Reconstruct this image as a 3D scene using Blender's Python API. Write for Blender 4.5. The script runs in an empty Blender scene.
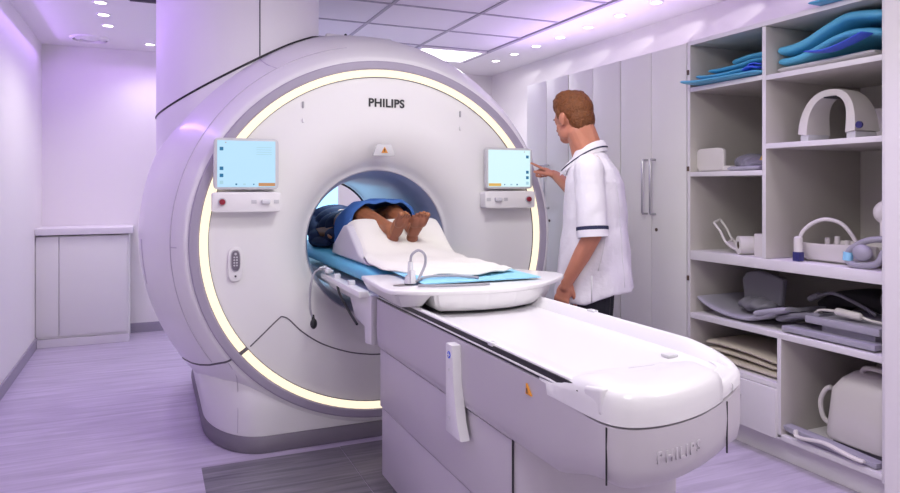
import bpy, bmesh, math, random
from mathutils import Vector, Matrix, Quaternion
from mathutils.bvhtree import BVHTree
random.seed(7)
sc = bpy.context.scene
COL = sc.collection
PI = math.pi
def rad(d): return d * PI / 180

# ------------------------------------------------------------------ materials
def mat(name, col, rough=.5, metal=0, coat=0, emit=None, es=0, bump=0, bscale=40, var=0, vscale=6, spec=.5, sss=0):
    m = bpy.data.materials.new(name); m.use_nodes = True
    nt = m.node_tree; b = nt.nodes['Principled BSDF']
    b.inputs['Base Color'].default_value = (*col, 1)
    b.inputs['Roughness'].default_value = rough
    b.inputs['Metallic'].default_value = metal
    b.inputs['Coat Weight'].default_value = coat
    b.inputs['Coat Roughness'].default_value = .12
    b.inputs['Specular IOR Level'].default_value = spec
    if sss:
        b.inputs['Subsurface Weight'].default_value = sss
        b.inputs['Subsurface Radius'].default_value = (.02, .008, .004)
    if emit:
        b.inputs['Emission Color'].default_value = (*emit, 1)
        b.inputs['Emission Strength'].default_value = es
    tc = nt.nodes.new('ShaderNodeTexCoord')
    if var:
        n = nt.nodes.new('ShaderNodeTexNoise'); n.inputs['Scale'].default_value = vscale; n.inputs['Detail'].default_value = 4
        nt.links.new(tc.outputs['Object'], n.inputs['Vector'])
        mx = nt.nodes.new('ShaderNodeMix'); mx.data_type = 'RGBA'
        mx.inputs[6].default_value = (*[c * (1 - var) for c in col], 1)
        mx.inputs[7].default_value = (*[min(1, c * (1 + var)) for c in col], 1)
        nt.links.new(n.outputs['Fac'], mx.inputs[0]); nt.links.new(mx.outputs[2], b.inputs['Base Color'])
    if bump:
        n2 = nt.nodes.new('ShaderNodeTexNoise'); n2.inputs['Scale'].default_value = bscale; n2.inputs['Detail'].default_value = 3
        nt.links.new(tc.outputs['Object'], n2.inputs['Vector'])
        bp = nt.nodes.new('ShaderNodeBump'); bp.inputs['Strength'].default_value = bump; bp.inputs['Distance'].default_value = .01
        nt.links.new(n2.outputs['Fac'], bp.inputs['Height']); nt.links.new(bp.outputs['Normal'], b.inputs['Normal'])
    return m
def floor_mat(name, c1, c2, rough, sc_=(1.2, 14, 1), rot=0):
    m = bpy.data.materials.new(name); m.use_nodes = True
    nt = m.node_tree; b = nt.nodes['Principled BSDF']; N = nt.nodes.new; L = nt.links.new
    tc = N('ShaderNodeTexCoord'); mp = N('ShaderNodeMapping'); mp.inputs['Scale'].default_value = sc_; mp.inputs['Rotation'].default_value = (0, 0, rot)
    L(tc.outputs['Object'], mp.inputs['Vector'])
    n = N('ShaderNodeTexNoise'); n.inputs['Scale'].default_value = 1.6; n.inputs['Detail'].default_value = 7; n.inputs['Roughness'].default_value = .62; n.inputs['Distortion'].default_value = .7
    L(mp.outputs[0], n.inputs['Vector'])
    r = N('ShaderNodeValToRGB'); r.color_ramp.elements[0].position = .32; r.color_ramp.elements[1].position = .68
    r.color_ramp.elements[0].color = (*c1, 1); r.color_ramp.elements[1].color = (*c2, 1)
    L(n.outputs['Fac'], r.inputs[0]); L(r.outputs[0], b.inputs['Base Color'])
    b.inputs['Roughness'].default_value = rough
    return m
W = dict(
 gloss=mat('white_moulded_plastic', (.85, .84, .845), .30, coat=.35),
 face=mat('white_satin_plastic', (.88, .87, .865), .42, coat=.12),
 table=mat('table_plastic', (.76, .745, .78), .34, coat=.25),
 bumper=mat('grey_bumper', (.60, .57, .60), .45),
 side=mat('shaded_side_cover', (.53, .495, .55), .42),  # table plastic with the shade of its upright sides put into the colour
 dark=mat('dark_gap', (.012, .012, .016), .5),
 seam=mat('seam_grey', (.12, .11, .13), .6),
 seaml=mat('seam_light', (.58, .55, .60), .6),
 column=mat('column_plastic', (.86, .85, .86), .5, coat=.05),
 trim=mat('lavender_trim', (.40, .36, .46), .38),
 skirt=mat('skirt_grey', (.19, .17, .21), .5),
 wall=mat('wall_paint', (.84, .81, .81), .75, bump=.03, bscale=180),
 ceil=mat('ceiling_paint', (.86, .83, .85), .85),
 tile=mat('ceiling_tile', (.86, .82, .87), .9, bump=.08, bscale=260),
 tbar=mat('ceiling_bar', (.42, .39, .46), .5),
 base=mat('skirting_vinyl', (.34, .31, .38), .5),
 cup=mat('cupboard_laminate', (.83, .83, .79), .42),
 cupw=mat('shelf_laminate', (.78, .76, .77), .42),
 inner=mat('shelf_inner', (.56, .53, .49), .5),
 steel=mat('brushed_steel', (.52, .52, .54), .28, metal=1),
 brown=mat('hinge_brown', (.12, .08, .06), .5),
 ring=mat('ring_glow', (.15, .14, .12), .4, emit=(1, .86, .64), es=1.08),
 lampw=mat('lamp_glow', (1, 1, 1), .4, emit=(1, .98, 1), es=3),
 down=mat('downlight_glow', (1, .95, .9), .4, emit=(1, .93, .92), es=9),
 bluelit=mat('backlit_panel', (.4, .7, .95), .4, emit=(.42, .80, 1.0), es=1.0),
 bore=mat('bore_liner', (.50, .55, .68), .30, coat=.2),
 black=mat('black_ink', (.02, .02, .025), .5),
 screen=mat('screen_glow', (.02, .02, .02), .25, emit=(.47, .74, .95), es=.95),
 screen2=mat('screen_glow_pale', (.02, .02, .02), .25, emit=(.66, .90, .94), es=.97),
 icon=mat('screen_icon', (.01, .02, .03), .3, emit=(.005, .17, .36), es=.8),
 icon2=mat('screen_icon_light', (.02, .02, .02), .3, emit=(.42, .72, .86), es=.8),
 orange=mat('screen_orange', (.02, .02, .02), .3, emit=(.62, .30, .12), es=.8),
 amber=mat('screen_amber', (.02, .02, .02), .3, emit=(.85, .52, .12), es=.8),
 warn=mat('warning_orange', (.75, .30, .03), .5),
 red=mat('button_red', (.30, .02, .04), .35),
 bezel=mat('bezel_grey', (.62, .62, .64), .4),
 grey=mat('grey_plastic', (.42, .41, .44), .45),
 blue=mat('blue_vinyl', (.12, .50, .74), .40, bump=.05, bscale=30),
 bluel=mat('pale_blue_paper', (.30, .66, .88), .7, bump=.15, bscale=22),
 bluep=mat('blue_foam', (.09, .40, .66), .6, bump=.1, bscale=60),
 bluev=mat('deep_blue_vinyl', (.05, .12, .75), .4),
 sheet=mat('white_sheet', (.80, .785, .73), .85, bump=.35, bscale=9),
 foam=mat('grey_foam', (.60, .59, .64), .8),
 gown=mat('blue_gown', (.055, .17, .50), .8, bump=.3, bscale=16),
 navy=mat('navy_cloth', (.008, .012, .05), .85, bump=.3, bscale=18),
 skinp=mat('skin_brown', (.36, .135, .055), .48, var=.16, vscale=16, sss=.05),
 skinp2=mat('skin_deep', (.25, .085, .045), .5, var=.2, vscale=18),
 skinm=mat('skin_fair', (.50, .20, .125), .5, var=.10, vscale=14, sss=.06),
 hair=mat('ginger_hair', (.16, .048, .007), .55, var=.5, vscale=60, bump=.9, bscale=110),
 hairs=mat('dark_hair', (.02, .012, .01), .6, bump=.8, bscale=120),
 tunic=mat('white_tunic', (.76, .735, .79), .85, bump=.8, bscale=14),
 piping=mat('navy_piping', (.012, .016, .06), .7),
 trousers=mat('dark_trousers', (.008, .008, .016), .85),
 shoe=mat('black_leather', (.015, .015, .015), .35),
 eye=mat('eye_white', (.75, .73, .70), .2), lip=mat('lip_pink', (.42, .14, .12), .5),
 coil=mat('cream_coil_plastic', (.74, .71, .68), .35, coat=.15),
 padg=mat('grey_pad_vinyl', (.22, .215, .25), .45, bump=.1, bscale=14),
 padl=mat('light_grey_pad', (.40, .39, .45), .5, bump=.08, bscale=12),
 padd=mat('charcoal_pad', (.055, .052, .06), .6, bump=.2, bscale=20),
 cream=mat('cream_cloth', (.66, .60, .50), .85, bump=.4, bscale=14),
 yellow=mat('yellow_pouch', (.55, .36, .08), .6),
 tube=mat('grey_tube', (.36, .35, .40), .45),
 navyp=mat('navy_plug', (.03, .03, .16), .35),
 clear=mat('clear_plastic', (.75, .75, .78), .15, coat=.3),
)
W['floor'] = floor_mat('floor_vinyl', (.40, .35, .46), (.60, .535, .68), .30)
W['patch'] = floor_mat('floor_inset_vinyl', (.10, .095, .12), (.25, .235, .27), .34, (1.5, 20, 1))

# ------------------------------------------------------------------ object helpers
def link(name, me, m, parent=None, smooth=True, ang=38):
    for mm in (m if isinstance(m, (list, tuple)) else [m]): me.materials.append(mm)
    o = bpy.data.objects.new(name, me); COL.objects.link(o)
    if smooth:
        me.polygons.foreach_set('use_smooth', [True] * len(me.polygons))
        try: me.set_sharp_from_angle(angle=rad(ang))
        except Exception: pass
    if parent: o.parent = parent
    return o
def obj(name, bm, m, parent=None, smooth=True, ang=38, rec=True):
    if rec: bmesh.ops.recalc_face_normals(bm, faces=bm.faces)
    me = bpy.data.meshes.new(name); bm.to_mesh(me); bm.free()
    if parent is not None and not isinstance(parent, bool):
        pass
    o = link(name, me, m, parent, smooth, ang)
    if parent is not None:
        o.matrix_parent_inverse = Matrix.Identity(4)
        off = parent_off(parent)
        me.transform(Matrix.Translation(-off))
    return o
def parent_off(p):
    v = Vector((0, 0, 0)); q = p
    while q: v += q.location; q = q.parent
    return v
def thing(name, label, cat, loc=(0, 0, 0), group=None):
    o = bpy.data.objects.new(name, None); COL.objects.link(o)
    o.location = loc; o.empty_display_size = .1
    return tag(o, label, cat, group)
def tag(o, label, cat, group=None, kind=None):
    o['label'] = label; o['category'] = cat
    if group: o['group'] = group
    if kind: o['kind'] = kind
    return o
def origin(o):
    # put the origin of a single-mesh thing at its base centre
    me = o.data; xs = [v.co for v in me.vertices]
    c = Vector(((min(v.x for v in xs) + max(v.x for v in xs)) / 2, (min(v.y for v in xs) + max(v.y for v in xs)) / 2, min(v.z for v in xs)))
    me.transform(Matrix.Translation(-c)); o.location = c
    return o
def struct(name, bm, m, smooth=False):
    o = obj(name, bm, m, None, smooth); o['kind'] = 'structure'; return o
def NB(): return bmesh.new()
def box(bm, x0, x1, y0, y1, z0, z1, bev=0, seg=2, M=None):
    b = bmesh.new(); bmesh.ops.create_cube(b, size=1)
    bmesh.ops.scale(b, vec=(x1 - x0, y1 - y0, z1 - z0), verts=b.verts)
    bmesh.ops.translate(b, vec=((x0 + x1) / 2, (y0 + y1) / 2, (z0 + z1) / 2), verts=b.verts)
    if bev: bmesh.ops.bevel(b, geom=b.edges[:], offset=bev, segments=seg, affect='EDGES', profile=.6)
    if M is not None: bmesh.ops.transform(b, matrix=M, verts=b.verts)
    merge(bm, b)
def merge(bm, b):
    me = bpy.data.meshes.new('t'); b.to_mesh(me); b.free(); bm.from_mesh(me); bpy.data.meshes.remove(me)
def loft(bm, rings, cap=True, closed=True):
    vs = [[bm.verts.new(p) for p in r] for r in rings]
    n = len(rings[0])
    for a, b in zip(vs, vs[1:]):
        for i in range(n if closed else n - 1):
            j = (i + 1) % n
            try: bm.faces.new((a[i], a[j], b[j], b[i]))
            except ValueError: pass
    if cap and closed:
        bm.faces.new(vs[0][::-1]); bm.faces.new(vs[-1])
    return vs
def prism(bm, pts, z0, z1, axis='z', bev=0, seg=2):
    b = bmesh.new()
    def P(p, h):
        return {'z': (p[0], p[1], h), 'x': (h, p[0], p[1]), 'y': (p[0], h, p[1])}[axis]
    loft(b, [[P(p, z0) for p in pts], [P(p, z1) for p in pts]])
    bmesh.ops.recalc_face_normals(b, faces=b.faces)
    if bev:
        es = [e for e in b.edges if len(e.link_faces) == 2 and e.calc_face_angle(0) > rad(50)]
        bmesh.ops.bevel(b, geom=es, offset=bev, segments=seg, affect='EDGES', profile=.6)
    merge(bm, b)
def frame(t, ref=None):
    t = t.normalized(); r = Vector((0, 0, 1)) if ref is None else ref
    if abs(t.dot(r)) > .95: r = Vector((0, 1, 0))
    u = t.cross(r).normalized(); v = u.cross(t).normalized()
    return u, v
def smooth_path(pts, n=8):
    P = [Vector(p) for p in pts]
    if len(P) < 3: return P
    out = []
    for i in range(len(P) - 1):
        a = P[max(i - 1, 0)]; b = P[i]; c = P[i + 1]; d = P[min(i + 2, len(P) - 1)]
        for k in range(n):
            t = k / n
            out.append(.5 * ((2 * b) + (c - a) * t + (2 * a - 5 * b + 4 * c - d) * t * t + (3 * b - a - 3 * c + d) * t ** 3))
    out.append(P[-1]); return out
def tube(bm, pts, r, n=8, sm=6, closed=False, flat=1, ref=None):
    P = smooth_path(pts, sm) if sm else [Vector(p) for p in pts]
    rings = []; up = None
    for i, p in enumerate(P):
        t = (P[min(i + 1, len(P) - 1)] - P[max(i - 1, 0)])
        if t.length < 1e-7: t = Vector((0, 0, 1))
        if up is None:
            u, v = frame(t, ref)
        else:
            tt = t.normalized(); v = (up - tt * up.dot(tt)).normalized(); u = tt.cross(v).normalized()
        up = v
        rr = r[int(i * (len(r) - 1) / max(1, len(P) - 1))] if isinstance(r, (list, tuple)) else r
        rings.append([p + u * math.cos(a) * rr + v * math.sin(a) * rr * flat for a in [2 * PI * k / n for k in range(n)]])
    if closed: rings.append(rings[0])
    loft(bm, rings, cap=not closed)
def cyl(bm, p, q, r, r2=None, n=20):
    p, q = Vector(p), Vector(q); r2 = r if r2 is None else r2
    u, v = frame(q - p)
    loft(bm, [[c + u * math.cos(a) * s + v * math.sin(a) * s for a in [2 * PI * k / n for k in range(n)]] for c, s in ((p, r), (q, r2))])
def caps(bm, p, r1, q, r2, n=14, h=5):
    # closed tapered capsule
    p, q = Vector(p), Vector(q); u, v = frame(q - p); t = (q - p).normalized(); R = []
    def ring(c, s): return [c + u * math.cos(a) * s + v * math.sin(a) * s for a in [2 * PI * k / n for k in range(n)]]
    for k in range(1, h): a = PI / 2 * k / h; R.append(ring(p - t * r1 * math.cos(a), r1 * math.sin(a)))
    R.append(ring(p, r1)); R.append(ring(q, r2))
    for k in range(h - 1, 0, -1): a = PI / 2 * k / h; R.append(ring(q + t * r2 * math.cos(a), r2 * math.sin(a)))
    loft(bm, R)
def ell(bm, c, rad3, R=None, sub=3):
    b = bmesh.new(); bmesh.ops.create_icosphere(b, subdivisions=sub, radius=1)
    M = Matrix.Translation(Vector(c)) @ ((R.to_4x4() if R is not None else Matrix.Identity(4))) @ Matrix.Diagonal((*rad3, 1))
    bmesh.ops.transform(b, matrix=M, verts=b.verts); merge(bm, b)
def fuse(bm, voxel, smooth=4, M=None, fac=.5):
    # union of overlapping closed pieces -> one continuous surface
    bmesh.ops.recalc_face_normals(bm, faces=bm.faces)
    me = bpy.data.meshes.new('f'); bm.to_mesh(me); bm.free()
    o = bpy.data.objects.new('f', me); COL.objects.link(o)
    md = o.modifiers.new('r', 'REMESH'); md.mode = 'VOXEL'; md.voxel_size = voxel; md.use_smooth_shade = True
    if smooth:
        s = o.modifiers.new('s', 'SMOOTH'); s.iterations = smooth; s.factor = fac
    dg = bpy.context.evaluated_depsgraph_get()
    dg.update()
    r = bpy.data.meshes.new_from_object(o.evaluated_get(dg))
    bpy.data.objects.remove(o); bpy.data.meshes.remove(me)
    if M is not None: r.transform(M)
    b2 = bmesh.new(); b2.from_mesh(r); bpy.data.meshes.remove(r)
    return b2
def text_bm(s, size, depth, M, bold=.0, spacing=1.0):
    cu = bpy.data.curves.new('t', 'FONT'); cu.body = s; cu.size = size; cu.extrude = depth; cu.offset = bold
    cu.align_x = 'CENTER'; cu.align_y = 'CENTER'; cu.space_character = spacing
    o = bpy.data.objects.new('t', cu); COL.objects.link(o)
    dg = bpy.context.evaluated_depsgraph_get(); dg.update()
    me = bpy.data.meshes.new_from_object(o.evaluated_get(dg))
    bpy.data.objects.remove(o); bpy.data.curves.remove(cu)
    me.transform(M); b = bmesh.new(); b.from_mesh(me); bpy.data.meshes.remove(me); return b
def sup(cx, cy, rx, ry, n, e=2.5, a0=0, a1=2 * PI, closed=True):
    out = []
    for k in range(n):
        a = a0 + (a1 - a0) * k / (n if closed else n - 1)
        c, s = math.cos(a), math.sin(a)
        out.append((cx + rx * math.copysign(abs(c) ** (2 / e), c), cy + ry * math.copysign(abs(s) ** (2 / e), s)))
    return out
def slab(bm, path, wdir, width, th, sm=6, e=5, taper=.5, nn=20, widths=None):
    # a soft slab: rounded cross-section swept along a path, ends closed softly
    P = smooth_path(path, sm); wd = Vector(wdir).normalized(); N = len(P); rings = []
    for i, p in enumerate(P):
        t = (P[min(i + 1, N - 1)] - P[max(i - 1, 0)]).normalized(); nrm = t.cross(wd).normalized()
        s = 1.0
        if i == 0 or i == N - 1: s = taper
        ww = width if widths is None else widths[0] + (widths[1] - widths[0]) * i / (N - 1)
        off = t * (0 if 0 < i < N - 1 else (-.004 if i == 0 else .004))
        ring = []
        for a in [2 * PI * k / nn for k in range(nn)]:
            c, q = math.cos(a), math.sin(a)
            x = math.copysign(abs(c) ** (2 / e), c) * ww / 2 * (1 if s == 1 else 1 - th * .4 / ww)
            y = math.copysign(abs(q) ** (2 / 3), q) * th / 2 * s
            ring.append(p + off + wd * x + nrm * y)
        rings.append(ring)
    loft(bm, rings)

# ------------------------------------------------------------------ room shell
XL, XR, YB, YF0, HC = -.845, 3.45, 6.78, -1.6, 2.52
bm = NB(); box(bm, XL - .1, XR + .1, YF0 - .1, YB + .1, -.1, 0); struct('floor', bm, W['floor'])
bm = NB(); box(bm, XL - .1, XR + .1, YF0 - .1, YB + .1, HC, HC + .1); struct('ceiling', bm, W['ceil'])
bm = NB(); box(bm, XL - .1, XL, YF0, YB, 0, HC); struct('wall_left', bm, W['wall'])
bm = NB(); box(bm, XL - .1, XR + .1, YB, YB + .1, 0, HC); struct('wall_back', bm, W['wall'])
bm = NB(); box(bm, XR, XR + .1, YF0, YB, 0, HC); struct('wall_right', bm, W['wall'])
bm = NB(); box(bm, XL - .1, XR + .1, YF0 - .1, YF0, 0, HC); struct('wall_front', bm, W['wall'])
bm = NB(); box(bm, 2.70, XR, YF0, 1.843, 0, HC, .004); struct('wall_near', bm, W['wall'])
bm = NB(); box(bm, XL, XL + .012, YF0, YB, 0, .085, .003); struct('baseboard_left', bm, W['base'])
bm = NB(); box(bm, XL + .012, XR, YB - .012, YB, 0, .085, .003); struct('baseboard_back', bm, W['base'])
bm = NB(); box(bm, XR - .012, XR, 4.76, YB - .012, 0, .085, .003); struct('baseboard_right', bm, W['base'])
bm = NB()
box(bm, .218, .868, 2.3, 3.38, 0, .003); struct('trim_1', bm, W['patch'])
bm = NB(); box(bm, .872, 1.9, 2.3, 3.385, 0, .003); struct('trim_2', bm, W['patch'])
# suspended ceiling tiles between metal bars
gx = [.15, .81, 1.47, 2.12, 2.77]; gy = [-1.02, -.44, .14, .72, 1.3, 1.88, 2.46, 3.18, 3.76, 4.34, 4.92, 5.50, 6.06]
bm = NB(); box(bm, gx[0], gx[-1], gy[0], gy[-1], HC - .006, HC); struct('trim_3', bm, W['tile'])
bm = NB()
for x in gx: box(bm, x - .012, x + .012, gy[0], gy[-1], HC - .012, HC - .0055)
for y in gy: box(bm, gx[0], gx[-1], y - .010, y + .010, HC - .0125, HC - .0055)
box(bm, 2.76, 2.79, gy[0], gy[-1], HC - .02, HC)
struct('trim_4', bm, W['tbar'])

def ceiling_panel(x0, x1, y0, y1, label):
    t = thing('ceiling_light', label, 'ceiling light', ((x0 + x1) / 2, (y0 + y1) / 2, HC - .03), 'flat ceiling light panels')
    b = NB(); box(b, x0 + .03, x1 - .03, y0 + .03, y1 - .03, HC - .022, HC - .013); obj('diffuser', b, W['lampw'], t, False)
    b = NB()
    for (a, c, d, e) in ((x0, x1, y0, y0 + .03), (x0, x1, y1 - .03, y1), (x0, x0 + .03, y0 + .03, y1 - .03), (x1 - .03, x1, y0 + .03, y1 - .03)):
        box(b, a, c, d, e, HC - .026, HC - .012)
    obj('frame', b, W['ceil'], t, False)
    return t
ceiling_panel(2.13, 2.755, 5.51, 6.05, 'bright square light panel in the tiled ceiling behind the scanner')
ceiling_panel(.17, .8, .15, .71, 'square light panel in the tiled ceiling near the left wall')
ceiling_panel(2.13, 2.755, .15, .71, 'square light panel in the tiled ceiling near the right wall')
ceiling_panel(.83, 1.46, 1.89, 2.45, 'square light panel in the tiled ceiling above the patient table')

def downlight(x, y, label, first=None, grp=''):
    if first is None:
        t = thing('downlight', label, 'downlight', (x, y, HC), grp)
        b = NB(); n = 28
        prof = [(.034, -.001), (.036, -.007), (.046, -.006), (.050, 0)]
        loft(b, [[(x + r * math.cos(2 * PI * k / n), y + r * math.sin(2 * PI * k / n), HC + z) for k in range(n)] for r, z in prof], cap=False)
        obj('bezel', b, W['face'], t)
        b = NB(); cyl(b, (x, y, HC - .004), (x, y, HC - .0005), .035, n=28); obj('lamp', b, W['down'], t)
        return t
    r = first.copy(); COL.objects.link(r); r.location = (x, y, HC); r['label'] = label; r['group'] = grp
    for ch in first.children:
        c = ch.copy(); COL.objects.link(c); c.parent = r
    return r
DR = [5.93, 5.56, 5.17, 4.79, 4.40, 4.01, 3.63, 3.24, 2.85]
names = ['farthest downlight of the row over the tall cupboards, nearest the back wall', 'second downlight from the back wall in the row over the cupboards',
 'third downlight from the back wall in the row over the cupboards', 'fourth downlight from the back wall in the row over the cupboards',
 'fifth downlight from the back wall in the row over the cupboards', 'sixth downlight from the back wall in the row over the cupboards',
 'nearest visible downlight in the row over the cupboards, at the top picture edge', 'downlight above the blue pads shelf, out of sight over the frame', 'downlight nearest the near wall, out of sight over the frame']
d0 = None
for y, nm in list(zip(DR, names))[:7]:
    d = downlight(3.06, y, nm, d0, 'downlights over the cupboards')
    if d0 is None: d0 = d
for x, y, nm in ((-.30, 5.09, 'nearest of the small downlights in the ceiling over the left passage'), (-.30, 5.44, 'middle downlight of the left passage row'),
                 (-.29, 5.80, 'farthest downlight of the left passage row, next to the round vent'), (.0, 6.42, 'small downlight close to the back wall beside the ceiling column')):
    downlight(x, y, nm, d0, 'downlights over the left passage')
t = thing('ceiling_vent', 'flat round white vent on the ceiling near the back wall', 'vent', (-.45, 6.36, HC))
b = NB(); n = 32
for r0, r1 in ((.15, .13), (.11, .08), (.06, .001)):
    loft(b, [[(-.45 + r * math.cos(2 * PI * k / n), 6.36 + r * math.sin(2 * PI * k / n), HC - z) for k in range(n)] for r, z in ((r0, 0), (r0 - .004, .012), (r1, .018), (r1 - .0005, .006))], cap=False)
obj('louvre', b, W['ceil'], t)
t = thing('ceiling_grille', 'dark rectangular grille in the ceiling left of the scanner column', 'grille', (-.03, 4.87, HC))
b = NB(); box(b, -.13, .07, 4.72, 4.92, HC - .012, HC - .008); obj('backing', b, W['dark'], t, False)
b = NB()
for k in range(9): box(b, -.12, .06, 4.73 + k * .022, 4.736 + k * .022, HC - .02, HC - .01)
obj('slats', b, W['seam'], t, False)

# backlit blue picture panel on the back wall, seen through the bore
t = thing('backlit_wall_panel', 'pale blue backlit panel on the back wall seen through the bore', 'light panel', (1.35, YB, .35))
b = NB(); box(b, 1.0, 1.715, YB - .035, YB - .02, .37, 2.0, .003); obj('diffuser', b, W['bluelit'], t)
b = NB()
for a in ((.98, 1.0), (1.715, 1.735)): box(b, a[0], a[1], YB - .04, YB, .35, 2.02)
box(b, .98, 1.735, YB - .04, YB, .35, .37); box(b, .98, 1.735, YB - .04, YB, 2.0, 2.02)
obj('frame', b, W['face'], t, False)

# low cupboard at the back left
t = thing('low_cupboard', 'low white cupboard against the back wall left of the scanner', 'cupboard', (-.5, 6.42, 0))
b = NB(); box(b, XL + .002, -.16, 6.42, YB - .013, .07, .90); obj('body', b, W['cup'], t, False)
b = NB(); box(b, XL + .002, -.16, 6.40, YB - .013, 0.001, .068); obj('plinth', b, W['cupw'], t, False)
b = NB(); box(b, -.675, -.175, 6.405, 6.419, .09, .895, .003); obj('door', b, W['cup'], t)
b = NB(); box(b, XL + .003, -.681, 6.405, 6.419, .09, .895, .003); obj('door', b, W['cup'], t)
b = NB(); box(b, XL + .002, -.13, 6.37, YB - .001, .91, .965, .008); obj('countertop', b, W['cupw'], t)

# ------------------------------------------------------------------ tall cupboards
XC = 2.72
cl = [('tall pale cupboard at the back wall end, farthest of the three', 4.155, 4.74), ('middle tall pale cupboard behind the radiographer', 3.565, 4.15), ('tall pale cupboard with two long steel handles beside the open shelves', 2.975, 3.56)]
for lab, y0, y1 in cl:
    t = thing('tall_cupboard', lab, 'cupboard', ((XC + XR) / 2, (y0 + y1) / 2, 0), 'tall cupboards')
    b = NB(); box(b, XC + .02, XR - .004, y0, y1, .10, 2.10); obj('body', b, W['cup'], t, False)
    b = NB(); box(b, XC + .05, XR - .004, y0, y1, 0.001, .098); obj('plinth', b, W['cupw'], t, False)
    ym = (y0 + y1) / 2
    for k, (a, c) in enumerate(((y0 + .003, ym - .002), (ym + .002, y1 - .003))):
        b = NB(); box(b, XC, XC + .019, a, c, .105, 2.095, .002); dd = obj('door', b, W['cup'], t)
        hy = ym + (-.035 if k == 0 else .035)
        b = NB(); tube(b, [(XC - .0005, hy, 1.46), (XC - .036, hy, 1.46), (XC - .04, hy, 1.452), (XC - .04, hy, 1.15), (XC - .036, hy, 1.142), (XC - .0005, hy, 1.142)], .007, 10, 0); obj('handle', b, W['steel'], dd)
        if k == 0:
            b = NB(); cyl(b, (XC - .004, hy - .01, 1.05), (XC, hy - .01, 1.05), .010, n=14); obj('lock', b, W['brown'], dd)

# ------------------------------------------------------------------ open shelving
S0, S1 = 1.848, 2.97
YD, YD2 = 2.452, 2.365
t = thing('shelving_unit', 'open white shelving unit full of pads and coils, right of the tall cupboards', 'shelves', ((XC + XR) / 2, 2.42, 0))
def P(nm, m, *bx, lab=None, par=None):
    b = NB()
    for q in bx: box(b, *q)
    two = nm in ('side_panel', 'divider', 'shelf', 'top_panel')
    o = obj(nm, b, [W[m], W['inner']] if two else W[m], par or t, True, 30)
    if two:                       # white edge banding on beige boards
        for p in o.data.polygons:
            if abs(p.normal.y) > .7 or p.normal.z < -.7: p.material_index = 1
    if lab: o['label'] = lab
    return o
BK = XR - .06
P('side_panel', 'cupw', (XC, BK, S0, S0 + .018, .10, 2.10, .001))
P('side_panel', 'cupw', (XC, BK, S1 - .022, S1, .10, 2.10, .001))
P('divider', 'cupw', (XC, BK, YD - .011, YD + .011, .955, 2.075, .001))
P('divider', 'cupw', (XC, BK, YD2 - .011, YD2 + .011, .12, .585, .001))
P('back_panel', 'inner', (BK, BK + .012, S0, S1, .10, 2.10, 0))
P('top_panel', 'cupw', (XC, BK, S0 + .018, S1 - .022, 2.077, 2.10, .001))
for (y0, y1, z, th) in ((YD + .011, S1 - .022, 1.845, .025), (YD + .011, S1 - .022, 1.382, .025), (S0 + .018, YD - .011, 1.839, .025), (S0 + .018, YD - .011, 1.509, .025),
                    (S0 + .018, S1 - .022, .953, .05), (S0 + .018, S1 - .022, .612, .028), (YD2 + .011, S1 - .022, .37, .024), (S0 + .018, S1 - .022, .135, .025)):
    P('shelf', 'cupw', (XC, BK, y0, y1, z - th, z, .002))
P('plinth', 'cupw', (XC + .045, BK, S0, S1, 0.001, .108, .001))
dr = P('drawer', 'cupw', (XC - .018, XC, YD2 + .006, S1 - .004, .116, .345, .002))
b = NB(); tube(b, [(XC - .017, 2.70, .262), (XC - .04, 2.69, .258), (XC - .043, 2.64, .256), (XC - .04, 2.59, .258), (XC - .017, 2.58, .262)], .006, 8, 4); obj('handle', b, W['steel'], dr)
for z in (1.93, 1.40, .80): P('hinge', 'brown', (XC - .008, XC - .0005, S1 - .016, S1 - .002, z - .013, z + .013, .001))

# ------------------------------------------------------------------ things on the shelves
def single(name, bm, m, label, cat, group=None, ang=50):
    o = obj(name, bm, m, None, True, ang); origin(o); return tag(o, label, cat, group)
Zs = 1.845
def bluepad(path, wd, w, th, lab, m='blue', grp='blue pads on the top left shelf', **k):
    b = NB(); slab(b, path, wd, w, th, **k); return single('blue_pad', b, W[m], lab, 'pad', grp)
bluepad([(2.90, 2.942, 1.868), (2.91, 2.90, 1.863), (2.93, 2.80, 1.860), (2.94, 2.66, 1.860), (2.95, 2.48, 1.861)], (1, .06, 0), .55, .024, 'bottom blue pad of the folded stack, poking out over the top left shelf edge')
bluepad([(2.96, 2.925, 1.900), (2.96, 2.85, 1.891), (2.97, 2.74, 1.890), (2.98, 2.62, 1.896), (2.98, 2.475, 1.893)], (1, .04, 0), .47, .026, 'blue pad second from the bottom of the stack on the top left shelf')
bluepad([(2.98, 2.86, 1.925), (2.98, 2.78, 1.922), (2.99, 2.66, 1.928), (3.0, 2.58, 1.940), (3.0, 2.475, 1.931)], (1, 0, 0), .44, .026, 'blue pad third from the bottom of the stack on the top left shelf')
bluepad([(3.03, 2.76, 1.960), (3.03, 2.72, 1.968), (3.03, 2.62, 1.975), (3.03, 2.475, 1.968)], (1, 0, 0), .40, .036, 'rounded blue pad lying topmost of the stack on the top left shelf')
b = NB(); slab(b, [(2.735, 2.58, 1.885), (2.735, 2.54, 1.895), (2.74, 2.49, 1.884)], (1, 0, 0), .05, .012, e=4); slab(b, [(2.735, 2.55, 1.905), (2.737, 2.52, 1.91), (2.74, 2.48, 1.90)], (1, 0, 0), .04, .008, e=4)
single('pad_strap', b, W['bluev'], 'deep blue strap folded in front of the blue pads, top left shelf', 'strap')
g2 = 'blue pads on the top right shelf'
b = NB(); slab(b, [(3.02, 2.42, 1.8625), (3.02, 2.3, 1.8625), (3.02, 2.15, 1.865), (3.02, 1.94, 1.868)], (1, 0, 0), .5, .034); single('pale_pad', b, W['coil'], 'white padded sheet lying flat under the blue pads, top right shelf', 'pad')
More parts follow.
